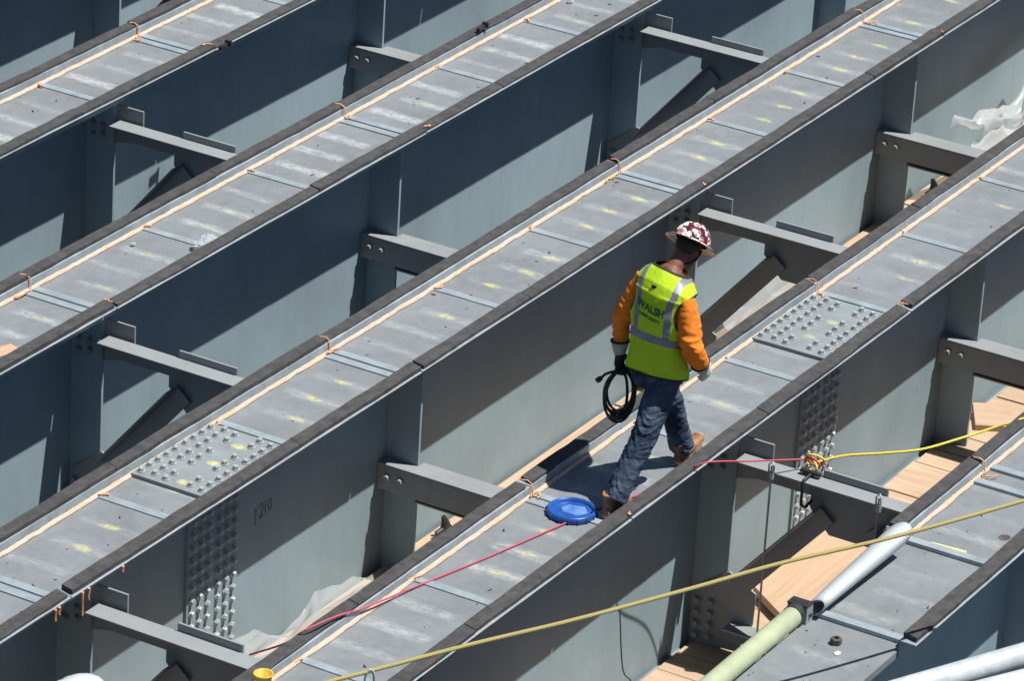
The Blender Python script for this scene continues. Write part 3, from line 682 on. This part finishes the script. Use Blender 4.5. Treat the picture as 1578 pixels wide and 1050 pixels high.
# hangers on the strut
for (yy, zl, lab) in ((y3-.70, ZP+.02, 'longer steel hanger rod, left of the rope knot on the top strut'), (y3-1.30, -.42, 'short steel hanger rod at the right end of the top strut')):
    b = MB(); xh = kx-.0105-.112
    b.tube([V(xh-.008, yy, -.10), V(xh-.008, yy, zl)], .0055, 6)
    b.tube([V(xh-.008, yy, -.17), V(xh-.008, yy, -.13)], .017, 6)
    t0 = [V(xh-.012, yy-.012, -.16), V(xh-.012, yy-.014, -.09), V(xh+.0, yy, -.078), V(xh-.012, yy+.014, -.09), V(xh-.012, yy+.012, -.16)]
    b.tube(t0, .005, 6); o = b.build('hanger_rod', M['bolt'], None, origin=V(xh, yy, -.14)*S); tag(o, lab, 'hanger rod', 'hanger rods')
# dark wedge clamps against the girders
for (u, v, lab) in ((685, 812, 'small black clamp standing at the web foot left of the blue lid'), (1438, 290, 'small black clamp in the gap below the low strut at the right')):
    p = at(u, v, ZP+.1); b = MB()
    b.tube([p+V(0, 0, -.06), p+V(.01, 0, .02), p+V(0, .01, .06)], [.03, .024, .012], 7); b.tube([p+V(-.05, .02, -.03), p+V(.03, -.01, 0), p+V(.05, -.02, -.04)], .016, 6)
    o = b.build('wedge_clamp', M['blackm'], None, origin=p*S); tag(o, lab, 'clamp', 'black clamps')

# ------------------------------------------------------------------ small things on the girders
pl = V(17.416, -5.274, 0); b = MB(); prof = [(0, .010), (.098, .010), (.102, .015), (.106, .024), (.112, .026), (.119, .022), (.1225, .012), (.1225, .001), (.118, .0008), (0, .0008)]
rs = [[V(pl.x+r_*math.cos(2*math.pi*j/64), pl.y+r_*math.sin(2*math.pi*j/64), .016+z_*1.25-.013+0*j) for j in range(64)] for r_, z_ in prof[1:-1]]
b.rings(rs, 0, True, True)
for j in range(16):
    a = j*math.pi/8; b.box(pl.x+.1225*math.cos(a)-.004, pl.x+.1225*math.cos(a)+.004, pl.y+.1225*math.sin(a)-.004, pl.y+.1225*math.sin(a)+.004, .008, .028)
lid = thing('bucket_lid', pl*S, 'round blue plastic bucket lid lying on the girder by the worker\'s rear boot', 'lid')
b.build('lid_disc', M['blue'], lid)
b = MB(); n = 18
b.add([V(pl.x+.03+x_*.8, pl.y+y_, .0165) for x_, y_ in ((-.07, -.05), (.0, -.075), (.055, -.03), (.03, .045), (-.03, .06), (-.075, .03))], [tuple(range(6))]); b.build('lid_painted_glint', M['lidglint'], lid)  # flat paler patch: sky highlight painted on the lid top
# cup
pc = V(15.045, -5.075, 0); pc = at(405, 1062, HL+.03); b = MB()
prof = [(.001, .002), (.034, .002), (.040, .075), (.046, .078), (.045, .083), (.037, .082), (.032, .012), (.001, .010)]
rs = [[V(pc.x+r_*math.cos(2*math.pi*j/32), pc.y+r_*math.sin(2*math.pi*j/32), HL+.025+z_) for j in range(32)] for r_, z_ in prof]
b.rings(rs, 0, True, True); o = b.build('plastic_cup', M['cup'], None, origin=V(pc.x, pc.y, HL+.025)*S); tag(o, 'mustard yellow plastic cup standing on the foam strip at the bottom edge', 'cup')
# wood block at the left edge, scraps
p = at(-8, 552, 0); b = MB(); b.box(-.13, .13, -.05, .05, .0, .03); o = b.build('wood_block', M['ply'], None, bev=.003); o.location = V(p.x, p.y, .001)*S; o.rotation_euler = (0, 0, -.35)
tag(o, 'pale wood block lying on a girder top at the left edge', 'block')
def scrap(u, v, r, lab, seed):
    p = at(u, v, .01); b = MB(); random.seed(seed)
    for q in range(3 if r > .03 else 1):
        c = p+V((q-1)*r*1.3 if r > .03 else 0, (q-1)*r*.1, r*.35); rs = []
        for i in range(9):
            th = math.pi*(i+.01)/8.02; rs.append([c+V(*[r*(1 if ax < 2 else .55)*(1+.5*noise.noise(V(i*1.1, j*1.3, q+seed)))*f_ for ax, f_ in enumerate((math.sin(th)*math.cos(j*.6283), math.sin(th)*math.sin(j*.6283), math.cos(th)))]) for j in range(10)])
        b.rings(rs, 0, False, True)
    for v_ in b.v: v_.z = max(v_.z, .001)
    o = b.build('plastic_scrap', M['film3'], None, origin=p*S); tag(o, lab, 'plastic scrap')
scrap(315, 377, .042, 'crumpled clear plastic lying on the girder near its front edge, upper left', 5)
scrap(205, 377, .014, 'tiny white plastic bit on the girder left of the clear plastic', 9)
scrap(878, 2, .02, 'small pale scrap at the top edge of the photo by the sealant line', 11)
for i, (u, v, lab) in enumerate(((742, 44, 'short black clip lying on the foam strip at top centre'), (345, 72, 'small dark bit on the front foam strip, upper left'))):
    p = at(u, v, HL+.03); b = MB(); b.box(-.05, .05, -.012, .012, 0, .02); b.box(.03, .05, -.03, .012, 0, .035); o = b.build('black_clip', M['blackm'], None, bev=.003); o.location = V(p.x, p.y, HL+.028)*S; o.rotation_euler = (0, 0, .1); tag(o, lab, 'clip')

# ------------------------------------------------------------------ worker (metres, local frame: +x ahead, +y left)
WO = V(17.85*S, -5.44*S, 0)
per = thing('person', WO, 'person in lime safety vest, orange shirt and jeans walking along the girder carrying black cable', 'person')
def L(*a): return Vector(a)
HIP_R, HIP_L = L(.03, -.085, .875), L(.05, .085, .875)
KN_R, AN_R = L(-.205, -.060, .47), L(-.445, -.005, .10)
KN_L, AN_L = L(.34, .05, .50), L(.50, .015, .105)
SH_L, SH_R = L(.085, .160, 1.43), L(.012, -.172, 1.385)
EL_L, WR_L, HA_L = L(.015, .265, 1.135), L(-.005, .252, .905), L(-.01, .24, .82)
EL_R, WR_R, HA_R = L(-.03, -.262, 1.09), L(.185, -.245, .862), L(.25, -.24, .80)
NK, HC = L(.165, -.005, 1.455), L(.285, -.02, 1.575)
TW = R(-20)                                  # shoulders turned a little
def torso_ring(t, off=0.0, n=40):
    # t 0 (seat) .. 1 (neck); returns ring
    T = [0, .12, .28, .45, .62, .78, .88, .95, 1.0]
    cx = [.035, .03, .02, .022, .040, .066, .086, .112, .135]
    cz = [.78, .87, .97, 1.09, 1.23, 1.355, 1.43, 1.483, 1.52]
    a_ = [.170, .168, .158, .162, .184, .205, .205, .150, .068]
    b_ = [.125, .128, .118, .115, .125, .128, .110, .085, .065]
    def ip(A):
        for i in range(len(T)-1):
            if t <= T[i+1]:
                f = (t-T[i])/(T[i+1]-T[i]); return A[i]+(A[i+1]-A[i])*f
        return A[-1]
    c = L(ip(cx), 0, ip(cz)); A, B = ip(a_)+off, ip(b_)+off; tw = TW*max(0, t-.1); ln = R(14)
    out = []
    for j in range(n):
        th = 2*math.pi*j/n; cs, sn = math.cos(th), math.sin(th)
        px = B*math.copysign(abs(cs)**.85, cs); py = A*math.copysign(abs(sn)**.85, sn)
        x_ = px*math.cos(tw)-py*math.sin(tw); y_ = px*math.sin(tw)+py*math.cos(tw)
        out.append(c+L(x_*math.cos(ln), y_, -x_*math.sin(ln)-.03*(abs(y_)/.2)**2*(1 if t > .8 else 0)+.030*y_/.2*(t)))
    return out
def tubeR(b, P, rr, n=20): b.tube(catm(P, 6), [r_ for r_ in interp(rr, len(P), 6)], n)
def interp(rr, np_, n):
    out = []
    for i in range(np_-1):
        for j in range(n):
            f = j/n; out.append(rr[i]+(rr[i+1]-rr[i])*f)
    out.append(rr[-1]); return out
# head frame
HA = R(38); hz = L(math.sin(HA), -.03, math.cos(HA)).normalized(); hx = L(math.cos(HA), -.10, -math.sin(HA)); hx = (hx-hz*hx.dot(hz)).normalized(); hy = hz.cross(hx)
HM = Matrix((hx, hy, hz)).transposed()
def H(x, y, z): return HC+HM@L(x, y, z)
b = MB()
b.rings([torso_ring(t_/10, -.02) for t_ in range(11)])
tubeR(b, [L(.11, 0, 1.44), L(.155, 0, 1.50), H(-.035, 0, -.05)], [.062, .056, .058])
b.ell(H(-.008, 0, .03), (.098, .076, .095), HM, 14)
b.ell(H(.022, 0, -.035), (.072, .060, .085), HM, 12); b.ell(H(.062, 0, -.095), (.030, .032, .026), HM, 8)
tubeR(b, [H(.085, 0, .015), H(.104, 0, -.018), H(.108, 0, -.035), H(.09, 0, -.042)], [.010, .013, .015, .010], 8)
b.ell(H(.078, 0, -.068), (.018, .024, .010), HM, 8); b.ell(H(.075, .0, .035), (.022, .052, .014), HM, 8)
for sg in (1, -1):
    b.ell(H(-.005, sg*.076, -.012), (.018, .009, .030), HM@Matrix.Rotation(sg*.3, 3, 'Z'), 8); b.ell(H(.062, sg*.034, .008), (.014, .014, .012), HM, 8); b.ell(H(.055, sg*.04, -.03), (.02, .018, .02), HM, 8)
for A, B_, C in ((SH_L, EL_L, WR_L), (SH_R, EL_R, WR_R)): tubeR(b, [A, B_, C], [.05, .038, .027], 12)
tubeR(b, [WR_L, HA_L], [.024, .013], 10); tubeR(b, [WR_R, WR_R.lerp(HA_R, .7)], [.024, .013], 10)
for A, B_, C in ((HIP_L, KN_L, AN_L), (HIP_R, KN_R, AN_R)): tubeR(b, [A, B_, C], [.078, .052, .034], 14)
body = b.build('body', M['skin'], per, k=1, origin=(0, 0, 0)); remesh(body, .0075, 5)
# hair below the hat and dark neckerchief straps
b = MB(); b.ell(H(-.022, 0, .028), (.091, .077, .082), HM, 14); hair = b.build('hair', M['hair'], per, k=1, origin=(0, 0, 0))
b = MB()
for sg in (1, -1):
    b.tube(catm([H(-.07, sg*.035, .05), H(-.075, sg*.03, -.01), H(-.065, sg*.02, -.07), H(-.03, sg*.0, -.10)], 6), [(.010, .004)]*19, 8)
b.tube(catm([H(.03, -.074, .03), H(.0, -.082, -.03), H(-.04, -.066, -.085), H(-.062, -.02, -.098), H(-.062, .02, -.098), H(-.04, .066, -.085), H(.0, .082, -.03)], 6), [(.006, .009)]*37, 8)
b.build('neck_strap', M['navy'], per, k=1, origin=(0, 0, 0))
# shirt
b = MB(); b.rings([torso_ring(t_/14*.955, .002) for t_ in range(15)])
def arm(A, B_, C, r_):
    tubeR(b, [A+(A-B_).normalized()*.0+L(0, 0, -.002), A.lerp(B_, .45), B_, B_.lerp(C, .45), B_.lerp(C, .86)], r_, 22)
arm(SH_L, EL_L, WR_L, [.058, .066, .060, .052, .044]); arm(SH_R, EL_R, WR_R, [.060, .076, .074, .064, .050])
b.ell(SH_L+L(0, -.03, -.01), (.055, .05, .05)); b.ell(SH_R+L(0, .03, -.01), (.055, .05, .05))
shirt = b.build('shirt', M['shirt'], per, k=1, origin=(0, 0, 0)); remesh(shirt, .006, 4)
def folds(axis_fn, amp):
    def fn(p, n):
        s_, a_ = axis_fn(p); return amp*a_*((1-2*abs(noise.noise(Vector((p.x*5+s_*9, p.y*7, s_*17)))))**3*1.1-.5*1.0+math.sin(s_*70+6*noise.noise(p*8))*.18+noise.noise(Vector((p.x*14, p.y*14, p.z*30)))*1.2+noise.noise(p*45)*.25)
    return fn
def sleeve(p):
    for (A, B_, C) in ((SH_L, EL_L, WR_L), (SH_R, EL_R, WR_R)):
        for P0, P1 in ((A, B_), (B_, C)):
            d = P1-P0; t_ = max(0, min(1, (p-P0).dot(d)/d.length_squared))
            if (p-(P0+d*t_)).length < .09 and abs(p.y) > .15:
                near = math.exp(-((p-B_).length/.12)**2)+.35+.5*math.exp(-((p-C).length/.08)**2); return (t_*d.length, near)
    return (p.z, .4)
displace(shirt, folds(sleeve, .0078))
# vest: fine loft, cut out at the arms and neck
NT_, NJ = 190, 250; rs = []
for i in range(NT_+1):
    t_ = .055+.935*i/NT_; r_ = torso_ring(t_, .026+.012*max(0, .35-t_)/.35, NJ)
    for q in range(NJ):
        p = r_[q]; th = 2*math.pi*q/NJ
        w_ = .006*noise.noise(Vector((p.x*6, p.y*9, p.z*7)))+.0035*math.sin(p.z*38+p.y*30+4*noise.noise(p*6))*(1 if t_ < .5 else .5)
        c = L(.05, 0, p.z); d = (p-c); d.z = 0
        r_[q] = p+d.normalized()*w_
    rs.append(r_)
b = MB(); vs = [p for r_ in rs for p in r_]; keep = []; info = []
def armhole(p):
    yy = abs(p.y+.0)-.245; zc = 1.305+(.030*p.y/.2); return (yy/.088)**2+((p.z-zc)/.125)**2
for i in range(NT_):
    for j in range(NJ):
        k2 = (j+1) % NJ; f = (i*NJ+j, i*NJ+k2, (i+1)*NJ+k2, (i+1)*NJ+j); c = sum((vs[q] for q in f), L(0, 0, 0))/4
        tt = .055+.925*(i+.5)/NT_; th = 2*math.pi*(j+.5)/NJ; front = math.cos(th) > 0
        h = armhole(c)
        if h < 1: continue
        yl = c.y
        mi = 0
        zz = c.z+.03*(c.y/.2)*tt + (0.0)
        if .395 < tt < .47: mi = 1
        sx = .114+.05*max(0, (tt-.72)/.28)
        if tt >= .47 and abs(abs(yl)-min(sx, .135)) < .021 and tt < .975: mi = 1
        if h < 1.22 or i < 4 or i > NT_-4: mi = 2
        keep.append((f, mi))
b.add(vs, [], 0); 
for f, mi in keep: b.f.append(list(f)); b.m.append(mi); b.sm.append(True)
vest = b.build('vest', [M['vest'], M['tape'], M['trim']], per, k=1, origin=(0, 0, 0))
bm = bmesh.new(); bm.from_mesh(vest.data); bmesh.ops.delete(bm, geom=[v for v in bm.verts if not v.link_faces], context='VERTS'); bm.to_mesh(vest.data); bm.free()
bvh = BVHTree.FromPolygons([v.co for v in vest.data.vertices], [list(p.vertices) for p in vest.data.polygons])
sld = vest.modifiers.new('t', 'SOLIDIFY'); sld.thickness = .004; sld.offset = -1
def on_back(body_, size, yc, zc, name, bold=0.0):
    tv, tf = text_mesh(body_, size); b = MB(); vs = []
    for v in tv:
        y_ = yc-v.x*.92; z_ = zc+v.y+.16*(y_-yc)
        hit = bvh.ray_cast(L(-1, y_, z_), L(1, 0, 0))
        vs.append((hit[0] if hit[0] else L(-.06, y_, z_))+L(-.0025, 0, .0005))
    b.add(vs, tf, 0); b.build(name, M['vtext'], per, k=1, origin=(0, 0, 0))
on_back('WALSH', .068, .014, 1.283, 'vest_lettering')
on_back('THINK SAFETY', .027, .014, 1.238, 'vest_lettering')
b = MB(); hit = bvh.ray_cast(L(-1, .015, 1.44), L(1, 0, 0)); hp = hit[0] if hit[0] else L(0, 0, 1.37)
b.box(hp.x-.004, hp.x+.01, hp.y-.017, hp.y+.017, hp.z-.008, hp.z+.009); b.build('neck_tag', M['trim'], per, k=1, origin=(0, 0, 0))
# jeans
b = MB(); b.rings([torso_ring(t_, -.006) for t_ in (0.0, .05, .1, .16)]); b.ell(L(.035, 0, .83), (.118, .155, .12)); b.ell(L(-.03, -.06, .83), (.09, .085, .11)); b.ell(L(-.02, .06, .83), (.09, .085, .11))
def leg(A, B_, C, r_): tubeR(b, [A, A.lerp(B_, .5), B_, B_.lerp(C, .45), C.lerp(B_, .08)], r_, 24)
leg(HIP_R, KN_R, AN_R+L(-.014, 0, -.012), [.104, .098, .082, .078, .080]); leg(HIP_L, KN_L, AN_L+L(.006, 0, -.02), [.102, .094, .080, .076, .078])
jeans = b.build('jeans', M['jeans'], per, k=1, origin=(0, 0, 0)); remesh(jeans, .006, 3)
def legax(p):
    best = None
    for (A, B_, C) in ((HIP_R, KN_R, AN_R), (HIP_L, KN_L, AN_L)):
        for s0, P0, P1 in ((0, A, B_), (.45, B_, C)):
            d = P1-P0; t_ = max(0, min(1, (p-P0).dot(d)/d.length_squared)); r_ = (p-(P0+d*t_)).length
            if best is None or r_ < best[0]: best = (r_, s0+t_*d.length, B_, C)
    s_ = best[1]; am = .35+1.0*math.exp(-((p-best[2]).length/.13)**2)+1.2*math.exp(-((p-best[3]).length/.13)**2)
    return (s_+.35*p.y+.12*math.sin(p.y*18), am)
displace(jeans, folds(legax, .0075))
# boots: heel at origin, toe ahead
def boot(ankle, pitch, yaw, heel):
    mx = Matrix.Translation(heel)@Matrix.Rotation(yaw, 4, 'Z')@Matrix.Rotation(-pitch, 4, 'Y')
    b = MB(); st = [(-.005, .030, .075), (.02, .040, .10), (.06, .044, .112), (.10, .043, .095), (.14, .045, .072), (.19, .050, .060), (.235, .050, .052), (.27, .040, .044), (.285, .018, .030)]
    rs = []
    for (x_, wd, ht) in st:
        rs.append([L(x_, wd*math.cos(a), .028+(ht-.028)*(math.sin(a) if math.sin(a) > 0 else 0)) if math.sin(a) >= 0 else L(x_, wd*math.cos(a), .028+.006*math.sin(a)) for a in [j*math.pi/9 for j in range(18)]])
    b.rings(rs); b.tube([L(.045, 0, .07), L(.04, 0, .13), L(.035, 0, .17)], [(.045, .042), (.042, .040), (.046, .044)], 18)
    o = b.build('boot', M['boot'], per, k=1, origin=(0, 0, 0), mx=mx)
    b = MB(); out = [(-.012, .0), (-.006, .022), (.02, .038), (.06, .041), (.11, .040), (.16, .048), (.215, .052), (.26, .044), (.287, .022), (.293, 0)]
    pl_ = out+[(x_, -y_) for x_, y_ in out[-2:0:-1]]
    b.prism([(x_, y_) for x_, y_ in pl_], 2, .010, .030); b.prism([(x_, y_*.97) for x_, y_ in pl_ if x_ < .08], 2, -.002, .0098); b.prism([(x_, y_*.97) for x_, y_ in pl_ if x_ > .12], 2, .0, .0098)
    sl_ = b.build('sole', M['sole'], o, k=1, origin=(0, 0, 0), mx=mx)
    b = MB()
    for q in range(4): b.tube([L(.085+q*.022, -.028, .098-q*.011), L(.09+q*.022, 0, .108-q*.011), L(.085+q*.022, .028, .098-q*.011)], .004, 6)
    b.build('laces', M['trim'], o, k=1, origin=(0, 0, 0), mx=mx)
boot(AN_R, 0.02, R(-7), L(-.500, .012, .003)); boot(AN_L, R(20), R(-3), L(.452, .012, .006))
# gloves with five fingers, hand frame: x along the hand, z out of the back of the hand
def glove(pos, mx3, curl, name, mat, side):
    mx = Matrix.Translation(pos)@mx3.to_4x4()@Matrix.Scale(1.12, 4); b = MB()
    b.ell(L(.040, 0, 0), (.048, .044, .019), None, 10); b.tube([L(-.03, 0, 0), L(.01, 0, 0), L(.05, 0, 0)], [(.024, .032), (.021, .036), (.018, .042)], 14)
    for i, (y_, ln) in enumerate(((.032, .070), (.011, .080), (-.011, .074), (-.031, .058))):
        p = L(.078-.006*abs(i-1.2), y_, .0); a = curl*.5+.06*i; P = [p.copy()]
        for s_ in (.46, .30, .24):
            p = p+L(math.cos(a), 0, -math.sin(a))*ln*s_; P.append(p.copy()); a += curl
        b.tube(P, [.0115, .0108, .010, .0085], 10); b.ell(P[-1], (.0088, .0088, .0088), None, 6)
    s = side; P = [L(.01, .034*s, -.004), L(.036, .056*s, -.018), L(.060, .052*s, -.038), L(.074, .036*s, -.050)]
    b.tube(P, [.015, .0125, .0115, .009], 10); b.ell(P[-1], (.0092,)*3, None, 6)
    o = b.build(name, mat, per, k=1, origin=(0, 0, 0), mx=mx); remesh(o, .0032, 2)
    b = MB(); b.tube([L(-.085, 0, 0), L(-.05, 0, 0), L(-.01, 0, 0)], [(.052, .057), (.043, .048), (.030, .038)], 20, cap=True)
    b.tube([L(-.089, 0, 0), L(-.083, 0, 0)], [(.055, .060)]*2, 20, mi=1)
    b.build('glove_cuff', [M['cuff'], M['trim']], o, k=1, origin=(0, 0, 0), mx=mx)
def frame(xd, zd):
    x_ = Vector(xd).normalized(); z_ = Vector(zd); z_ = (z_-x_*z_.dot(x_)).normalized(); y_ = z_.cross(x_); return Matrix((x_, y_, z_)).transposed()
glove(WR_R+L(.01, 0, -.012), frame((.62, .02, -.72), (-.25, -.9, -.1)), 1.05, 'right_glove', M['glove'], 1)
glove(WR_L+L(0, -.0, -.02), frame((-.04, -.06, -1), (.15, 1, 0)), 1.15, 'left_glove', M['gloved'], -1)
# hard hat
HT = HC+hz*.058; b = MB(); hc = lambda x_, y_, z_: HT+HM@L(x_, y_, z_)
def domept(a, e, off=0): return hc((.138+off)*math.cos(e)*math.cos(a)-.0, (.112+off)*math.cos(e)*math.sin(a), (.125+off)*math.sin(e)**.92+.004)
rs = [[domept(j*2*math.pi/48, e*R(89)/14) for j in range(48)] for e in range(15)]
hat = thing('x', (0, 0, 0), None, None); bpy.data.objects.remove(hat)
b.rings(rs, 0, True, False); b.add(rs[-1], [tuple(range(48))], 0, True)
# ridge
b.tube([domept(0, R(15)), domept(0, R(45)), domept(0, R(80)), domept(math.pi, R(80)), domept(math.pi, R(45)), domept(math.pi, R(20))], [(.004, .018)]*6, 8)
def brim(a, r_, z_): return hc(math.cos(a)*(.138+r_*(1.05+.35*max(0, math.cos(a)))), math.sin(a)*(.112+r_), z_)
n = 56
rs = [[brim(j*2*math.pi/n, rr, zz) for j in range(n)] for rr, zz in ((-.012, .006), (.0, .007), (.028, -.002), (.050, -.012), (.0525, -.015), (.050, -.017), (.028, -.007), (-.012, .001))]
b.rings(rs, 0, True, False)
hat = b.build('hard_hat', M['hat'], per, k=1, origin=(0, 0, 0))
random.seed(12)
cnt = 0
stk = []
for q in range(400):
    a = random.uniform(0, 2*math.pi); e = math.asin(random.uniform(.06, .97)); r_ = random.choice((.020, .026, .032)); p = domept(a, e)
    if all((p-c_).length > (r_+rr_)*.93 for c_, rr_ in stk):
        stk.append((p, r_)); b = MB(); nn_ = (p-hc(0, 0, -.01)).normalized(); u_ = nn_.orthogonal().normalized(); v_ = nn_.cross(u_); vs = []
        sq = random.random() < .25
        def proj_(pt):
            d = HM.transposed()@(pt-hc(0, 0, .004)); f_ = math.sqrt((d.x/.138)**2+(d.y/.112)**2+(d.z/.125)**2); return hc(0, 0, .004)+HM@(d/f_*1.022)
        for ri in (0, .5, 1):
            for j in range(20):
                w_ = r_*ri*(1 if not sq else (1/max(abs(math.cos(j*.31416)), abs(math.sin(j*.31416))))*.82); vs.append(proj_(p+u_*math.cos(j*.31416)*w_+v_*math.sin(j*.31416)*w_))
        b.add(vs, [(ri*20+j, ri*20+(j+1) % 20, (ri+1)*20+(j+1) % 20, (ri+1)*20+j) for ri in (0, 1) for j in range(20)], 0, True)
        b.build('sticker', SK[[1, 3, 2, 6, 4, 0, 5, 1, 3, 7, 2, 6, 0][cnt % 13]], hat, k=1, origin=(0, 0, 0)); cnt += 1
    if cnt > 48: break
for j in range(15):
    a = j*2*math.pi/15+.1; b = MB(); vs = [brim(a+da, rr, zz+.0012) for rr, zz in ((.006, .0058), (.028, -.0015), (.047, -.0105)) for da in (-.17, -.06, .06, .17)]
    b.add(vs, [(r_*4+c, r_*4+c+1, (r_+1)*4+c+1, (r_+1)*4+c) for r_ in (0, 1) for c in range(3)], 0, True)
    b.build('sticker', SK[5] if j in (0, 14) else SK[[4, 0, 6, 2, 3][j % 5]], hat, k=1, origin=(0, 0, 0))
# ------------------------------------------------------------------ coiled cable in the left hand
random.seed(3)
GR = WR_L+L(-.02, -.03, -.115); b = MB()
for q in range(7):
    rx, rz = .105+.011*q, .142+.010*((q*2) % 5); az = R(-64+8*q); P = []
    for i in range(25):
        a = math.pi/2+2*math.pi*i/24; P.append(GR+L(0, 0, -rz+.004)+Vector((math.cos(az)*rx*.78*math.cos(a)*(1+.08*math.sin(2*a+q)), math.sin(az)*rx*.78*math.cos(a), rz*math.sin(a))))
    b.tube(P, .0085, 8, cap=False)
for dx in (.03,):
    P = catm([GR+L(.0, 0, 0), GR+L(-.03, .03, .0), GR+L(-.075, .07, -.015), GR+L(-.095, .085, -.035)], 6); b.tube(P, .009, 8)
    b.tube([P[-1], P[-1]+L(-.015, .012, -.012), P[-1]+L(-.03, .02, -.02)], [.014, .019, .016], 10)
P = catm([GR+L(0, 0, 0), GR+L(.03, -.02, -.05), GR+L(.045, -.03, -.16), GR+L(.04, -.03, -.25)], 6); b.tube(P, .010, 8); b.tube([P[-1], P[-1]+L(0, 0, -.05)], [.016, .014], 10)
gw = WO+GR
for v_ in b.v: v_ += WO
o = b.build('cable_coil', M['rubber'], None, k=1, origin=gw); tag(o, 'coiled black cable held in the worker\'s left hand', 'cable')
for o in bpy.data.objects:
    if '_o' in o.keys(): del o['_o']
